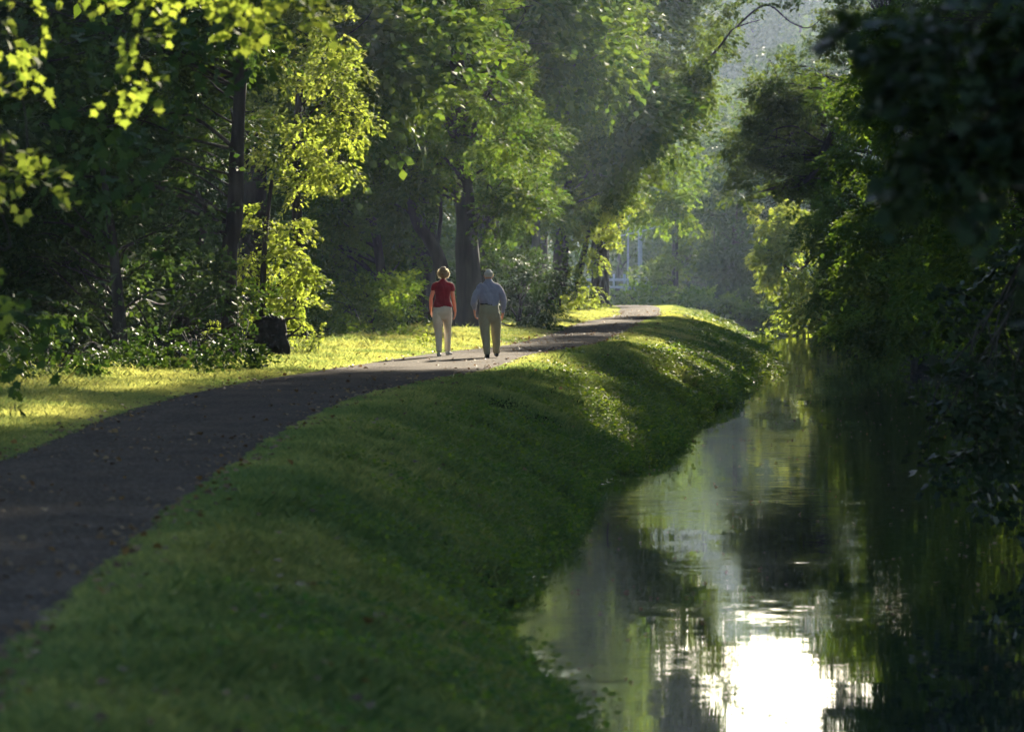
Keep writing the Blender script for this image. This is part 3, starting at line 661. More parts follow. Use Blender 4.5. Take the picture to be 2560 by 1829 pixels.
# --- stumps
def stump(px, Y, hpx, wpx, label, seed, name='tree_stump'):
    rg = np.random.default_rng(seed); b = gpt(px, Y); H = hpx * Y / F; W = wpx * Y / F / 2
    e = empty(name, tuple(b), label, 'stump')
    n, s = 22, 40; a = np.linspace(0, 2 * math.pi, s, endpoint=False); V = []
    for i in range(n):
        t = i / (n - 1)
        prof = (1.0 - .35 * t + .25 * math.sin(t * 3)) * (1 if t < .93 else (1 - t) / .07 * .9 + .1)
        rr = W * prof * (1 + .55 * fbm(np.cos(a) * 1.6 + seed, np.sin(a) * 1.6 + t * 3.2, seed, 3))
        V.append(np.stack([np.cos(a) * rr, np.sin(a) * rr * .8, np.full(s, t * H) + .12 * H * fbm(np.cos(a) * 2, np.sin(a) * 2 + 5, seed, 2) * t], 1))
    V = np.concatenate(V)
    i = np.arange(n - 1)[:, None] * s + np.arange(s)[None]; j = np.arange(n - 1)[:, None] * s + (np.arange(s)[None] + 1) % s
    mesh_from('stump', V, np.stack([i, j, j + s, i + s], -1).reshape(-1, 4), M['soil_dark'], e, smooth=True)
    tb = Tubes()
    for k in range(14):
        an = rg.uniform(0, 6.28); z0 = rg.uniform(.1, .9) * H; p0 = np.array([math.cos(an) * W * .7, math.sin(an) * W * .6, z0])
        d = np.array([math.cos(an), math.sin(an) * .8, rg.uniform(-.5, .8)]) * rg.uniform(.1, .4)
        tb = Tubes(); tb.add([p0, p0 + d * .5 + rg.normal(0, .05, 3), p0 + d], [.035, .022, .008], 6, k)
        tb.build('root', M['bark'], e)
stump(269, 104, 42, 36, 'dark upturned root plate standing beside the sunlit bush', 4, 'root_plate')
stump(180, 100, 46, 34, 'broken black stump half hidden by the dusky bush', 9)

# --- right bank trees
RG = 'tall trees along the opposite bank'
def rtrunk(X, Y, h, r): return [((X, Y, float(rb_z(X, Y))), r), ((X - .3, Y, h * .4), r * .8), ((X - .8, Y, h * .75), r * .55), ((X - 1, Y, h), r * .25)]
tree('overhanging_tree', 'sunlit tree dipping its yellow-green leaves to the canal at its far end', [((13.5, 236, -.3), .3), ((13.2, 236, 4), .25), ((12.6, 236, 9), .18)],
     [lob(770, 250, 232, 17), lob(790, 240, 233, 22), lob(762, 268, 232, 10), lob(785, 275, 232, 20), lob(800, 300, 232, 20), lob(785, 312, 232, 12), lob(820, 285, 233, 22), lob(830, 312, 232, 16), lob(845, 300, 233, 18), lob(812, 322, 231, 9), lob(775, 225, 233, 16), lob(800, 215, 234, 22), lob(830, 240, 235, 26), lob(770, 205, 234, 12), lob(860, 270, 235, 24), lob(850, 220, 235, 26), lob(797, 323, 231, 7), lob(840, 325, 231, 7)],
     'maple', .17, 30, .72, 1.15, droop=.35, extra=[([(13.2, 236, 3.5), at(800, 270, 234), at(775, 255, 233)], [.12, .08, .03])])
tree('overhanging_tree', 'tree with a black hooked limb reaching over the water', [((14.8, 206, -.2), .32), ((14.2, 206, 4), .27), ((12.8, 206, 8.0), .18), ((13.4, 206, 10.5), .06)],
     [lob(768, 88, 205, 18), lob(752, 115, 204, 14), lob(775, 120, 205, 24), lob(750, 140, 204, 18), lob(800, 95, 206, 26), lob(735, 150, 203, 12), lob(765, 165, 203, 22, sz=.5), lob(785, 150, 204, 22), lob(745, 178, 203, 16, sz=.5), lob(770, 188, 203, 14, sz=.4), lob(815, 140, 206, 24), lob(740, 195, 203, 10), lob(830, 180, 207, 22), lob(805, 70, 207, 20), lob(850, 20, 208, 24), lob(757, 150, 203, 8, sz=3), lob(785, 68, 205, 10)]
     + fill(850, -60, 920, 40, 205, 212, 8, 28, 71) + fill(862, -220, 920, -60, 204, 210, 12, 30, 72) + fill(750, 85, 850, 195, 203, 207, 13, 19, 170) + fill(832, -60, 875, 50, 201, 204, 8, 17, 175), 'olive', .13, 34, .68, 1.5, carve=False, limbr=.05,
     extra=[([at(845, 110, 206), at(833, 132, 205), at(822, 152, 204), at(814, 172, 203), at(800, 184, 203), at(780, 187, 203), at(758, 192, 203)], [.16, .13, .11, .1, .08, .06, .02]), ([at(820, 156, 204), at(790, 154, 204), at(765, 154, 204)], [.04, .035, .015])])
tree('overhanging_tree', 'mid-green tree stepping down to the water beside the yellow-green one', rtrunk(15, 186, 15, .28),
     fill(815, 190, 900, 325, 180, 190, 26, 20, 171, inside=lambda x, y: x > 800 + max(0, 330 - y) * .1 and x > 800 + max(0, y - 250) * .6), 'green', .125, 32, .64, 1.1, droop=.35)
tree('overhanging_tree', 'dense grey-green tree leaning over the canal on the right', rtrunk(14.5, 160, 18, .35),
     fill(835, 170, 960, 335, 150, 164, 34, 27, 73, inside=lambda x, y: x > 845 + max(0, (200 - y)) * .2) + fill(830, 20, 960, 180, 152, 166, 26, 32, 74, inside=lambda x, y: x > 800 + .2 * y), 'green', .12, 32, .62, .85, droop=.3)
tree('overhanging_tree', 'dark tree with glossy leaves close over the water on the right', rtrunk(14, 112, 16, .33),
     fill(905, 150, 1040, 330, 104, 116, 30, 32, 76, inside=lambda x, y: x > 915 + abs(y - 250) * .15) + fill(890, -60, 1040, 160, 106, 118, 20, 38, 77), 'green', .115, 30, .6, .85, droop=.3)
near_r = [((4.75, 57, 1.35), (.55, .6, .35)), ((5.1, 57, .9), (.5, .6, .4)), ((4.55, 56, .75), (.35, .4, .28)), ((4.25, 56, .3), (.30, .4, .3)), ((4.6, 56, .35), (.4, .4, .3)), ((4.1, 56, -.05), (.22, .3, .22)), ((4.45, 56, -.15), (.3, .4, .2)), ((5.1, 57, .2), (.35, .5, .5)), ((5.05, 57, -.3), (.3, .4, .35)), ((4.75, 56, -.05), (.22, .3, .2)), ((5.2, 57, 1.9), (.6, .6, .5))]
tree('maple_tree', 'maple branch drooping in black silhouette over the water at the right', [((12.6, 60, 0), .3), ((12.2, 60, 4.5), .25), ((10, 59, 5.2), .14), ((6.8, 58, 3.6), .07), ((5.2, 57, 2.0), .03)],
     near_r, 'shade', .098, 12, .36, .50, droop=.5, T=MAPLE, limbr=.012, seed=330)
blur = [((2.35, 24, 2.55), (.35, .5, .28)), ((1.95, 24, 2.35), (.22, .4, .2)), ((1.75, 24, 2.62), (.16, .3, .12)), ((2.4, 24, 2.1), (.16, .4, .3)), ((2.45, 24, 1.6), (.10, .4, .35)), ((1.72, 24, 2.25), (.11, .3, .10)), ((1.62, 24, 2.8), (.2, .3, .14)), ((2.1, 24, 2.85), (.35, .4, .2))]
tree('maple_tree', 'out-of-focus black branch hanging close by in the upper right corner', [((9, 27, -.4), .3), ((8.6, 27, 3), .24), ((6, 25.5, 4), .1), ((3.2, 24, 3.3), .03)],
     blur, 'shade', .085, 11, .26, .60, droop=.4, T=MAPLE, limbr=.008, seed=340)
# high crowns of the opposite bank, seen mirrored in the canal and casting the shade
for k, (X, Y, h, r) in enumerate([(11.5, 50, 20, 5.5), (11.5, 66, 24, 6), (12, 82, 23, 6), (12.5, 98, 25, 6), (13, 114, 24, 6), (14, 132, 25, 6), (15, 150, 24, 5.5), (17, 172, 24, 5.5), (18.5, 196, 24, 5.5), (20.5, 222, 23, 5.5), (22, 250, 23, 5.5)]):
    rg = np.random.default_rng(500 + k); lb = []
    while len(lb) < 42:
        c = (X + rg.normal(0, r * .5), Y + rg.normal(0, r * .8), h * rg.uniform(.40, 1.0))
        if c[0] - r * .42 > .066 * c[1] or c[2] - r * .36 > .092 * c[1] - 1.5 + 3: lb.append((c, (r * .42, r * .55, r * .36)))
    for q in range(60):  # overhead lobes out of view, added to close gaps to the sun
        c = (X - rg.uniform(2, 9), Y + rg.normal(0, r * .7), h * rg.uniform(.7, 1.0))
        if Y < 120 and c[2] - r * .36 > .092 * c[1] + 1.5 and len(lb) < 54: lb.append((c, (r * .42, r * .55, r * .33)))
    tree('canopy_tree', 'tall shade tree on the opposite bank behind the overhanging branches', [((X + 5, Y, .2), .4), ((X + 4, Y, h * .4), .32), ((X + 1.5, Y, h * .75), .2), ((X, Y, h), .06)], lb, 'green', .26, 24, 1.25, .75, group=RG)
for k, (X, Y, h, r) in enumerate([(-10, 12, 20, 5.5), (-11, 31, 20, 5.5), (-12.5, 50, 20, 5.5), (-14, 70, 18, 5), (-12, 92, 20, 5), (-10, 112, 22, 5), (-7.5, 132, 22, 5.5), (-5, 150, 22, 5.5), (-3, 170, 22, 5.5), (-1, 192, 22, 5), (1, 214, 22, 5), (3, 236, 22, 4.5)]):  # nearest two: out of view, added to keep sky light off the left
    rg = np.random.default_rng(600 + k); lb = []
    while len(lb) < 30:
        c = (X + rg.normal(0, r * .6), Y + rg.normal(0, r * .9), h * rg.uniform(.30, .98))
        if c[0] + r * .42 < .033 * c[1] + .3: lb.append((c, (r * .42, r * .55, r * .36)))
    tree('canopy_tree', 'tall shade tree deep in the left wood behind the verge', [((X - 2, Y, 0), .4), ((X - 1.5, Y, h * .5), .28), ((X, Y, h), .08)], lb, 'green', .26, 24, 1.25, .75, group='tall trees inside the left wood')

# deep woods behind everything, one mass
def woods():
    rg = np.random.default_rng(77); lobs = []
    while len(lobs) < 130:
        Y = rg.uniform(112, 262); tl = np.interp(Y, [112, 130, 150, 200, 235, 262], [-7.5, -6.2, -5.0, -2.6, -.5, -1]); X = rg.uniform(-.1 * Y - 9, tl - 2.0)
        lobs.append(((X, Y, rg.uniform(.5, 12)), (2.3, 2.6, 2.0)))
    while len(lobs) < 175:
        Y = rg.uniform(98, 118); X = rg.uniform(-17, -9.2 + (Y - 98) * .12); lobs.append(((X, Y, rg.uniform(.3, 8)), (1.8, 2.0, 1.6)))
    while len(lobs) < 260:
        Y = rg.uniform(60, 262); X = rg.uniform(16, 30); lobs.append(((X, Y, rg.uniform(.5, 11)), (2.4, 3, 2.0)))
    while len(lobs) < 330:
        Y = rg.uniform(285, 330); X = rg.uniform(14, 45); lobs.append(((X, Y, rg.uniform(.5, 14)), (3, 3, 2.4)))
    while len(lobs) < 372:
        Y = rg.uniform(232, 300); X = rg.uniform(-22, np.interp(Y, [232, 262, 263, 300], [.5, 1, 2.0, 4.0])); lobs.append(((X, Y, rg.uniform(.3, 12)), (2.6, 2.6, 2.2)))
    while len(lobs) < 520:
        Y = rg.uniform(505, 545); px = rg.uniform(560, 900); X = (px - 512) * Y / F; lobs.append(((X, Y, rg.uniform(3, 25.0)), (4.5, 4, 3.2)))
    while len(lobs) < 590:
        Y = rg.uniform(350, 420); X = rg.uniform(-30, 75); lobs.append(((X, Y, rg.uniform(.5, 5) + float(far_z(X, Y))), (4.5, 4, 3)))
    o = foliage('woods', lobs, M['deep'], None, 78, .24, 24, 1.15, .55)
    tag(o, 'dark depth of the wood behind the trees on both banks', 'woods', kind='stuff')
woods()

# --- far end of the canal
FG = 'hazy trees beyond the far bank'
def ft(px, Y, r=.25, top=100):
    r *= .6; x = (px - 512) * Y / F; return [((x, Y, float(far_z(x, Y))), r), (at(px, top, Y), r * .5)]
tree('far_tree', 'dark blue hazy tree at the waterline where the canal ends', ft(735, 280, .3, 150), fill(700, 195, 775, 322, 272, 284, 26, 20, 91) + fill(715, 130, 790, 200, 276, 286, 10, 22, 92), 'deep', .22, 28, .95, .85, group=FG)
tree('far_tree', 'hazy olive tree standing behind the white fence', ft(675, 290, .3, 150), fill(655, 190, 712, 300, 284, 294, 18, 18, 93), 'olive', .22, 28, .95, .85, group=FG)
tree('far_shrub', 'misty low shrubs along the far bank past the path end', ft(640, 272, .1, 300), fill(598, 290, 705, 322, 266, 276, 18, 12, 94, sz=.6), 'fresh', .18, 26, .7, .9, cat='shrub', group=FG)
tree('far_shrub', 'dim bushes at the water under the dark hazy tree', ft(730, 268, .1, 315), fill(690, 300, 770, 325, 264, 270, 12, 11, 95, sz=.6), 'green', .18, 26, .7, .9, cat='shrub', group=FG)
tree('far_tree', 'blue-grey hazy trees seen through the gap above the fence', ft(620, 340, .3, 180), fill(575, 150, 670, 262, 336, 348, 22, 20, 96), 'green', .28, 26, 1.2, .85, group=FG)
for k, (px, top, lab) in enumerate([(690, 110, 'round hazy treetop left of the gap in the canopy'), (735, 95, 'pale hazy treetop low in the gap between the crowns'), (790, 105, 'pale hazy treetop behind the hooked limb')]):
    tree('far_tree', lab, ft(px, 360, .3, top + 30), fill(px - 34, top, px + 34, top + 120, 354, 366, 16, 20, 100 + k), 'olive', .30, 26, 1.3, .85, group=FG)
for k, (px, top, lab) in enumerate([(640, -60, 'distant sunlit hillside tree, left one'), (705, -45, 'distant tall tree filling the misty gap below the sky'), (752, -50, 'distant hillside tree in the misty gap under the thin twigs'), (800, -42, 'distant hillside tree touching the bright patch of sky'), (850, -70, 'distant hillside tree mostly hidden by the right crowns')]):
    tree('far_tree', lab, ft(px, 490, .4, top + 40), fill(px - 30, top + 5, px + 30, top + 190, 482, 502, 28, 21, 110 + k), 'green', .36, 24, 1.6, .85, group=FG)

# white fence, pole and wire beyond
tb_ = empty('white_fence', at(620, 290, 332), 'low white post-and-rail fence glimpsed in the haze beyond the path', 'fence')
fo = at(620, 290, 332)
pp = Tubes(); pr_ = Tubes()
for k in range(7):
    x = -1.6 + k * .62; t1 = Tubes(); t1.box((fo[0] + x, 332, fo[2] + .45), (.06, .06, .50)); t1.build('post', M['white'], tb_, fo, False)
for z in (.18, .62):
    t1 = Tubes(); t1.box((fo[0] + .26, 332, fo[2] + z), (2.2, .03, .07)); t1.build('rail', M['white'], tb_, fo, False)
pb = at(640, 280, 335); e = empty('utility_pole', tuple(pb), 'thin grey utility pole rising behind the white fence', 'pole')
t1 = Tubes(); t1.add([pb - (0, 0, 1), pb + (0, 0, 4), pb + (0, 0, 9)], [.13, .12, .10], 10); t1.build('pole', M['steel'], e, pb)
t1 = Tubes(); t1.box(pb + (0, 0, 7.6), (.8, .05, .06)); t1.build('crossarm', M['bark'], e, pb, False)
pb = at(628, 280, 335); e = empty('utility_pole', tuple(pb), 'thinner pole left of the other one behind the white fence', 'pole')
t1 = Tubes(); t1.add([pb - (0, 0, 1), pb + (0, 0, 3), pb + (0, 0, 5)], [.06, .05, .05], 8); t1.build('pole', M['steel'], e, pb)
t1 = Tubes(); t1.add([at(560, 240, 333), at(605, 238, 333), at(640, 231, 333), at(690, 218, 333), at(760, 195, 333)], [.035] * 5, 6, 0, 0)
o = t1.build('overhead_wire', M['white']); tag(o, 'pale overhead wire crossing the hazy gap above the fence', 'wire')

# --- weeds
def weed(px, Y, h, n, seed, label, mat='weed', leaf=.07, spread=.25, name='weed'):
    rg = np.random.default_rng(seed); b = gpt(px, Y); e = empty(name, tuple(b), label, 'plant')
    tb = Tubes(); Pl, Dl = [], []
    for k in range(n):
        a = rg.uniform(0, 6.28); l = rg.uniform(.1, spread); hh = h * rg.uniform(.6, 1)
        d = np.array([math.cos(a) * l, math.sin(a) * l, hh]); p0 = np.array([math.cos(a), math.sin(a), 0]) * rg.uniform(0, spread * .3)
        tb.add([p0, p0 + d * .5 + rg.normal(0, .02, 3), p0 + d], [.006, .005, .002], 5, k)
        m = int(16 * hh / .5) + 6; t = rg.uniform(.12, 1, m); Pl.append(p0 + d[None] * t[:, None]); Dl.append(norm(np.stack([rg.normal(0, 1, m), rg.normal(0, 1, m), rg.uniform(-.2, .8, m)], 1)))
    tb.build('stem', M['weed'], e)
    P = np.concatenate(Pl); D = np.concatenate(Dl); N = norm(rg.normal(0, .4, P.shape) + np.array([0, 0, 1.])); N = norm(N - D * np.sum(N * D, 1, keepdims=True))
    V, Fc = scatter(OVAL, P, np.cross(D, N), D, N, leaf * rg.uniform(.5, 1.3, len(P)))
    mesh_from('leaves', V, Fc, M[mat], e, rg.uniform(.2, 1, len(P)))
weed(426, 116, .62, 3, 1, 'tall pale weed stalk standing left of the woman', 'maple', .09, .16)
weed(435, 117, .33, 2, 2, 'short weed stalk just beside the woman', 'maple', .06, .1)
weed(303, 106, .42, 16, 3, 'fuzzy sunlit weed clump right of the root plate', 'maple', .06, .5)
weed(318, 107, .6, 4, 4, 'upright sunlit weed at the end of the drooping bush', 'maple', .07, .15)
weed(378, 126, .32, 22, 5, 'frothy weeds rising from the sunny verge behind the woman', 'fresh', .05, .6)
weed(395, 127, .35, 16, 15, 'taller frothy weeds at the back of the sunny verge', 'fresh', .05, .5)
weed(-2 + 8, 83, .4, 14, 6, 'dark green weeds at the left edge of the verge', 'weed', .08, .4)
weed(600, 206, .35, 8, 7, 'sunlit weeds beside the last leaning stem', 'maple', .09, .4)
for k, (px, Y, h, lab) in enumerate([(655, 85.5, .34, 'leafy weed tuft leaning out over the waterline at mid bank'), (640, 86, .3, 'dark creeping weeds at the foot of the mid bank'), (700, 118.5, .3, 'green weeds hanging at the inner bend of the bank'), (762, 157, .35, 'sunlit weeds on the point of the bank'), (742, 150, .3, 'weeds on the low bank before its point'), (757, 182, .4, 'bright yellow weed on the far lit edge of the bank'), (575, 42, .34, 'blurred leafy weeds at the waterline near the bottom'), (590, 39, .3, 'blurred weeds reaching into the water at the bottom edge')]):
    weed(px, Y, h, 14, 40 + k, lab, 'weed' if k != 5 else 'maple', .06, .42)
t1 = Tubes(); q = at(607, 536, 62.5); t1.add([(q[0], q[1], WZ - .1), (q[0] + .01, q[1], WZ + .1), (q[0] + .03, q[1], WZ + .14)], [.008, .007, .003], 6)
o = t1.build('twig', M['bark']); tag(o, 'tiny black twig poking out of the water by the bank', 'twig')

# ------------------------------------------------------------------ the couple
def blobmesh(name, parts, voxel, mat, parent, wrinkle=0, seed=0, sm=4, wscale=14.0):
    """one continuous skin grown round tapered, elliptic limbs"""
    V, Fs, n = [], [], 0
    for pts in parts:                       # pts: (x,y,z,rx,ry)
        P = np.array([p[:3] for p in pts], float); r = np.array([p[3:5] for p in pts], float)
        k = len(P); tt = np.linspace(0, k - 1, (k - 1) * 5 + 1); Pi = np.stack([np.interp(tt, range(k), P[:, c]) for c in range(3)], 1); ri = np.stack([np.interp(tt, range(k), r[:, c]) for c in range(2)], 1)
        d0 = norm(Pi[1] - Pi[0]); d1 = norm(Pi[-1] - Pi[-2])
        # rounded ends
        ends = lambda q, rr, d, s: [(q + d * s * rr.min() * math.sin(a) * .7, rr * math.cos(a)) for a in (R(30), R(60), R(82))]
        pre = ends(Pi[0], ri[0], d0, -1)[::-1]; post = ends(Pi[-1], ri[-1], d1, 1)
        Pi = np.vstack([[p for p, _ in pre], Pi, [p for p, _ in post]]); ri = np.vstack([[q for _, q in pre], ri, [q for _, q in post]])
        T = norm(np.gradient(Pi, axis=0)); s = 20; a = np.linspace(0, 2 * math.pi, s, endpoint=False)
        X = np.array([1.0, 0, 0]) - T * T[:, :1]; bad = np.linalg.norm(X, axis=1) < .35
        X[bad] = (np.array([0, 0, 1.]) - T * T[:, 2:3])[bad]; X = norm(X); Y = np.cross(T, X)
        VV = Pi[:, None] + ri[:, 0][:, None, None] * np.cos(a)[None, :, None] * X[:, None] + ri[:, 1][:, None, None] * np.sin(a)[None, :, None] * Y[:, None]
        m = len(Pi); V.append(VV.reshape(-1, 3))
        for i in range(m - 1):
            for j in range(s): q = (j + 1) % s; Fs.append((n + i * s + j, n + i * s + q, n + (i + 1) * s + q, n + (i + 1) * s + j))
        Fs.append(tuple(n + j for j in range(s))[::-1]); Fs.append(tuple(n + (m - 1) * s + j for j in range(s))); n += m * s
    me = bpy.data.meshes.new(name); me.from_pydata(np.concatenate(V).tolist(), [], Fs); me.update()
    o = bpy.data.objects.new(name, me); COL.objects.link(o)
    rm = o.modifiers.new('r', 'REMESH'); rm.mode = 'VOXEL'; rm.voxel_size = voxel
    s_ = o.modifiers.new('s', 'SMOOTH'); s_.iterations = sm; s_.factor = .5
    dg = bpy.context.evaluated_depsgraph_get(); me2 = bpy.data.meshes.new_from_object(o.evaluated_get(dg))
    o.modifiers.clear(); o.data = me2; me2.name = name
    if wrinkle:
        c = np.empty(len(me2.vertices) * 3); me2.vertices.foreach_get('co', c); c = c.reshape(-1, 3); nr = np.empty_like(c).ravel(); me2.vertices.foreach_get('normal', nr); nr = nr.reshape(-1, 3)
        w1 = fbm(c[:, 0] * wscale + c[:, 1] * 7 + seed, c[:, 2] * wscale * .55 + c[:, 0] * 3, seed, 3) * 2
        c = c + nr * (w1 * wrinkle)[:, None]; me2.vertices.foreach_set('co', c.ravel())
    me2.polygons.foreach_set('use_smooth', np.ones(len(me2.polygons), bool)); me2.materials.clear(); me2.materials.append(mat); me2.update()
    o.parent = parent
    return o
def hand(wrist, side, curl=.5, L=.19, fwd=.25):
    """palm, four fingers and thumb below the wrist"""
    wx, wy, wz = wrist; out = []
    out.append([(wx, wy, wz + .01, .020, .027), (wx, wy + .01, wz - .04, .017, .037), (wx + side * -.004, wy + .02, wz - .085, .014, .038)])
    for k, (off, ln) in enumerate(((-.028, .068), (-.009, .078), (.010, .073), (.028, .058))):
        y0 = wy + .02 - off; b = (wx - side * .004, y0, wz - .085)
        m1 = (b[0] - side * .010 * curl * 2, y0 + .004, b[2] - ln * .5); m2 = (m1[0] - side * .022 * curl * 2, y0 + .003, m1[2] - ln * .3); m3 = (m2[0] - side * .016 * curl * 2, y0, m2[2] - ln * .12)
        out.append([(*b, .0095, .0095), (*m1, .0085, .0085), (*m2, .0078, .0078), (*m3, .0065, .0065)])
    out.append([(wx, wy + .03, wz - .03, .013, .013), (wx - side * .012, wy + .058, wz - .06, .011, .011), (wx - side * .022, wy + .066, wz - .09, .0085, .0085)])
    return out
def head(cz, rx=.073, ry=.092, rz=.108, cy=.01):
    h = [[(0, cy + .0, cz - rz * .95, rx * .55, ry * .55), (0, cy + .01, cz - rz * .55, rx * .82, ry * .85), (0, cy, cz, rx, ry), (0, cy - .006, cz + rz * .45, rx * .93, ry * .95), (0, cy - .008, cz + rz * .72, rx * .68, ry * .7)]]
    h.append([(0, cy + ry * .9, cz - .005, .010, .008), (0, cy + ry * 1.15, cz - .035, .014, .012)])   # nose
    for s in (-1, 1): h.append([(s * rx * 1.0, cy - .01, cz + .012, .008, .014), (s * rx * 1.06, cy - .012, cz - .028, .006, .011)])  # ears
    h.append([(0, cy + ry * .86, cz - .068, .022, .009), (0, cy + ry * .88, cz - .078, .018, .008)])       # mouth
    return h
def shoe(x, y, z, yaw=0, pitch=0, L=.26, W=.046):
    c, s = math.cos(pitch), math.sin(pitch); pts = []
    for t, w_, h in ((-.25, .032, .038), (-.1, .036, .042), (.2, .040, .036), (.5, .046, .028), (.68, .036, .020)):
        yy = t * L; zz = h
        pts.append((x + yaw * t * L, y + yy * c - zz * s * 0, z + zz * .9 + (yy + .25 * L - L * .93) * -s if pitch else z + zz * .9, w_ * W / .046, h))
    return [pts]
def eyes(parent, cz, ry):
    for s in (-1, 1):
        tb = Tubes(); tb.add([(s * .032, ry * .80, cz + .008), (s * .032, ry * .93, cz + .008)], [.011, .009], 10)
        tb.build('eye', M['white'], parent)

# woman
xw, yw = -1.33, 107.6
pw_ = empty('person', (xw, yw, float(path_z(np.array([xw]), np.array([yw]))[0])), 'woman seen from behind walking in a crimson short-sleeved top and cream trousers', 'person', 'people walking away along the path')
LSh, RSh = (-.160, .0, 1.32), (.158, .0, 1.32)
LEl, REl = (-.222, -.03, 1.08), (.205, .0, 1.08)
LWr, RWr = (-.232, .10, .865), (.242, .02, .845)
def limb(a, b, c, r0, r1, r2, r3):
    m = tuple((np.array(a) + np.array(b)) / 2)
    return [(*a, r0, r0), (*m, (r0 + r1) / 2 * 1.02, (r0 + r1) / 2 * 1.02), (*b, r1, r1), tuple([*(np.array(b) * .65 + np.array(c) * .35)]) + (r2, r2), (*c, r3, r3)]
legs_w = [[(-.085, .0, .86, .095, .105), (-.088, -.02, .70, .090, .095), (-.066, -.03, .45, .062, .066), (-.052, -.09, .28, .055, .06), (-.040, -.15, .09, .036, .04)],
          [(.085, .0, .86, .095, .105), (.094, .05, .70, .086, .095), (.086, .12, .45, .062, .066), (.09, .14, .28, .055, .06), (.097, .17, .09, .036, .04)]]
torso_w = [(0, 0, .84, .165, .110), (-.005, 0, .95, .155, .105), (-.008, 0, 1.07, .122, .088), (-.004, 0, 1.2, .140, .098), (0, 0, 1.32, .158, .095), (0, 0, 1.36, .115, .07), (0, 0, 1.40, .06, .055)]
neck_w = [(0, 0, 1.38, .052, .052), (0, .01, 1.47, .046, .048), (0, .015, 1.52, .05, .055)]
body = blobmesh('body', [torso_w, neck_w] + legs_w + head(1.575) + [limb(LSh, LEl, LWr, .045, .034, .035, .024), limb(RSh, REl, RWr, .045, .034, .035, .024)] + hand(LWr, -1, .5) + hand(RWr, 1, .4), .0062, M['skin'], pw_)
shirt = blobmesh('top', [[(-.002, 0, .945, .185, .125), (-.008, 0, 1.02, .158, .112), (-.008, 0, 1.08, .140, .104), (-.004, 0, 1.2, .154, .113), (0, 0, 1.30, .172, .108), (0, 0, 1.365, .145, .085), (0, 0, 1.405, .095, .068), (0, 0, 1.435, .055, .055)],
                     [(-.11, 0, 1.365, .048, .055), (-.160, -.005, 1.33, .052, .055), (-.192, -.01, 1.25, .050, .054)], [(.11, 0, 1.365, .048, .055), (.160, 0, 1.33, .052, .055), (.186, 0, 1.25, .050, .054)]], .009, M['red'], pw_, .014, 3)
trou = blobmesh('trousers', [[(-.002, 0, .99, .160, .112), (-.002, -.005, .90, .182, .128), (0, -.01, .82, .186, .130), (0, 0, .75, .165, .115)],
                     [(-.088, -.01, .82, .100, .118), (-.092, -.02, .68, .095, .105), (-.068, -.03, .45, .072, .078), (-.052, -.09, .28, .060, .066), (-.040, -.15, .10, .050, .056)],
                     [(.088, .0, .82, .098, .118), (.094, .05, .68, .090, .102), (.087, .12, .45, .071, .078), (.09, .14, .28, .062, .068), (.097, .17, .10, .054, .06)]], .009, M['cream'], pw_, .009, 5, wscale=11)
sh1 = blobmesh('shoe', shoe(-.042, -.16, .0), .007, M['canvas'], pw_); sh2 = blobmesh('shoe', shoe(.100, .17, .015, .2), .007, M['canvas'], pw_)
eyes(pw_, 1.575, .1)
hr = blobmesh('hair', [[(0, -.035, 1.50, .068, .048), (0, -.03, 1.54, .082, .070), (0, -.012, 1.585, .090, .098), (0, -.008, 1.63, .070, .085), (0, -.008, 1.655, .058, .060)], [(-.07, -.01, 1.53, .035, .05), (-.08, 0, 1.57, .035, .06)], [(.075, -.01, 1.52, .04, .05), (.09, 0, 1.57, .035, .06)]], .009, M['blondhair'], pw_, .012, 7, 2, 30)
def strands(parent, cz, n, rx, ry, rz, ln, seed):
    rg = np.random.default_rng(seed); d = norm(rg.normal(0, 1, (n, 3))); d = d[(d[:, 1] < .55) & (d[:, 2] > -.75)]; n = len(d)
    P = d * np.array([rx, ry, rz]) + np.array([.004, -.01, cz]); D = norm(d * .8 + rg.normal(0, .5, (n, 3)) + np.array([0, 0, -.35])); X = norm(np.cross(D, rg.normal(0, 1, (n, 3))))
    l = ln * rg.uniform(.4, 1.2, n)[:, None]; tip = P + D * l + np.array([0, 0, -.25]) * l
    wd = .0016
    V = np.stack([P - X * wd, P + X * wd, P + D * l * .55 + X * wd * .8, tip], 1).reshape(-1, 3)
    mesh_from('loose_hair', V, np.arange(n * 4, dtype=np.int32).reshape(-1, 4), M['strand'], parent)
strands(hr, 1.565, 2600, .086, .088, .090, .040, 3)

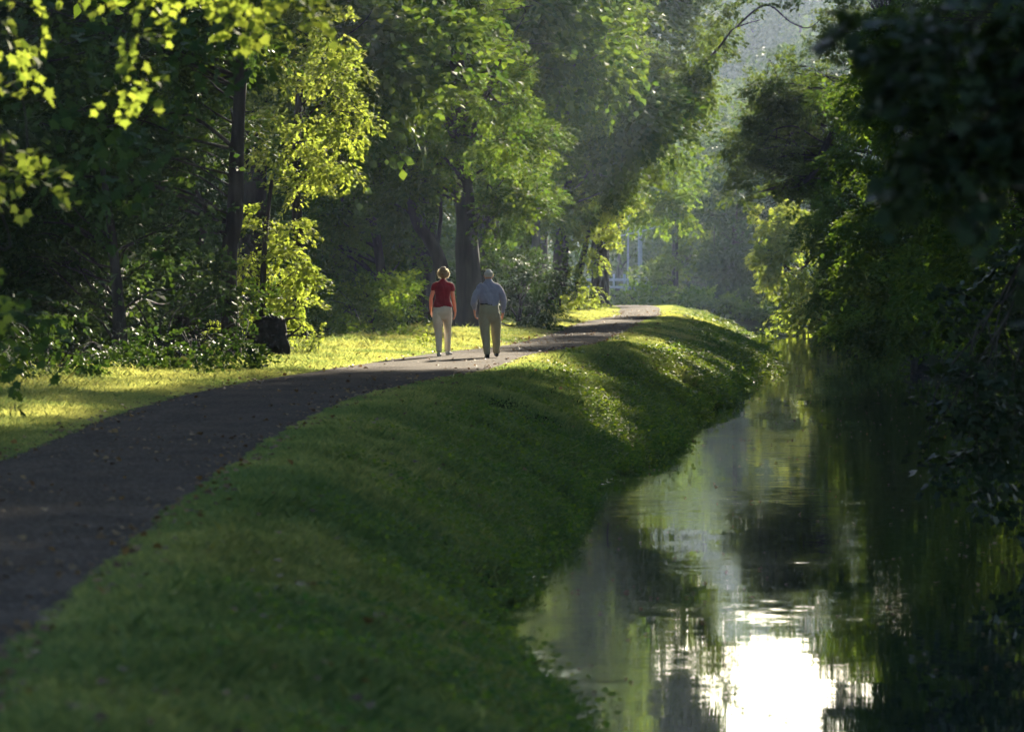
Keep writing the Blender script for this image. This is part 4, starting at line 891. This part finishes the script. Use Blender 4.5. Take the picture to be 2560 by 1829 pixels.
# man
xm, ym = -.414, 106.2
pm = empty('person', (xm, ym, float(path_z(np.array([xm]), np.array([ym]))[0])), 'grey-haired man seen from behind walking in a blue-grey long-sleeved shirt and khaki trousers', 'person', 'people walking away along the path')
LSh, RSh = (-.175, 0, 1.295), (.175, 0, 1.295); LEl, REl = (-.285, -.04, 1.06), (.278, -.02, 1.07); LWr, RWr = (-.262, .10, .87), (.258, .03, .82)
legs_m = [[(-.09, 0, .84, .095, .11), (-.09, -.02, .68, .09, .1), (-.08, -.04, .43, .066, .07), (-.068, -.1, .27, .06, .064), (-.060, -.17, .09, .038, .042)],
          [(.09, 0, .84, .095, .11), (.115, .05, .68, .09, .1), (.13, .12, .43, .066, .07), (.14, .15, .27, .06, .064), (.147, .18, .09, .038, .042)]]
body = blobmesh('body', [[(0, 0, .82, .165, .12), (0, 0, 1.0, .150, .115), (0, 0, 1.15, .165, .12), (0, 0, 1.28, .175, .115), (0, 0, 1.37, .125, .08), (0, 0, 1.41, .07, .065)], [(0, 0, 1.36, .062, .062), (0, .012, 1.44, .058, .06), (0, .015, 1.49, .06, .065)]]
                + legs_m + head(1.535, .080, .096, .108) + [limb(LSh, LEl, LWr, .05, .04, .038, .027), limb(RSh, REl, RWr, .05, .04, .038, .027)] + hand(LWr, -1, .6) + hand(RWr, 1, .5), .0064, M['skin'], pm)
shirt = blobmesh('shirt', [[(.004, 0, .99, .168, .128), (.004, -.005, 1.05, .190, .140), (.002, -.005, 1.15, .194, .140), (0, 0, 1.27, .192, .132), (0, 0, 1.34, .170, .10), (0, 0, 1.39, .105, .082), (0, .0, 1.425, .070, .070)],
                     [(-.12, 0, 1.35, .05, .06), (-.175, 0, 1.315, .062, .066), (-.232, -.02, 1.20, .062, .066), (*LEl, .062, .064), (-.278, .03, .97, .056, .058), (-.264, .085, .895, .036, .04)],
                     [(.12, 0, 1.35, .05, .06), (.175, 0, 1.315, .062, .066), (.230, -.01, 1.20, .062, .066), (*REl, .062, .064), (.272, .005, .95, .054, .056), (.260, .025, .85, .036, .04)]], .009, M['blue'], pm, .022, 11, wscale=12)
collar = blobmesh('collar', [[(0, .004, 1.41, .072, .074), (0, .006, 1.45, .066, .07)]], .007, M['blue'], shirt, 0, 0, 2)
trou = blobmesh('trousers', [[(.004, 0, .995, .166, .126), (.002, -.008, .90, .186, .140), (0, -.012, .82, .194, .142), (.005, 0, .74, .175, .125)],
                     [(-.092, -.01, .80, .105, .125), (-.094, -.02, .66, .104, .112), (-.082, -.04, .43, .086, .088), (-.070, -.1, .27, .072, .078), (-.062, -.17, .09, .058, .066)],
                     [(.098, 0, .80, .105, .125), (.118, .05, .66, .102, .112), (.132, .12, .43, .088, .09), (.141, .15, .27, .075, .08), (.148, .18, .09, .062, .068)]], .009, M['khaki'], pm, .014, 13, wscale=10)
belt = blobmesh('belt', [[(.004, 0, .997, .176, .136), (.004, 0, 1.022, .176, .136)]], .008, M['black'], pm, 0, 0, 2)
blobmesh('shoe', shoe(-.060, -.18, .0, W=.05), .007, M['black'], pm); blobmesh('shoe', shoe(.150, .19, .01, .1, W=.05), .007, M['black'], pm)
eyes(pm, 1.535, .1)
hm = blobmesh('hair', [[(0, -.028, 1.525, .072, .062), (0, -.02, 1.555, .086, .094), (0, -.012, 1.59, .080, .088), (0, -.01, 1.612, .056, .060)]], .007, M['greyhair'], pm, .003, 9, 3, 40)
strands(hm, 1.545, 1200, .082, .088, .078, .008, 6)

pw_.rotation_euler = (R(1.0), R(1.2), R(-5)); pm.rotation_euler = (R(1.5), R(-1.0), R(6))
# ------------------------------------------------------------------ haze: the morning mist in the canal corridor
mh, n, out = newmat('morning_haze')
vol = n.nodes.new('ShaderNodeVolumePrincipled'); vol.inputs['Color'].default_value = (.58, .72, 1.0, 1); vol.inputs['Density'].default_value = .00011
vol.inputs['Anisotropy'].default_value = .75
n.links.new(vol.outputs[0], out.inputs['Volume'])
hz = Tubes(); hz.box((0, 700, 30.0), (910, 1010, 34.0)); o = hz.build('haze', mh, smooth=False); tag(o, 'thin blue morning haze along the canal', 'haze', kind='stuff')
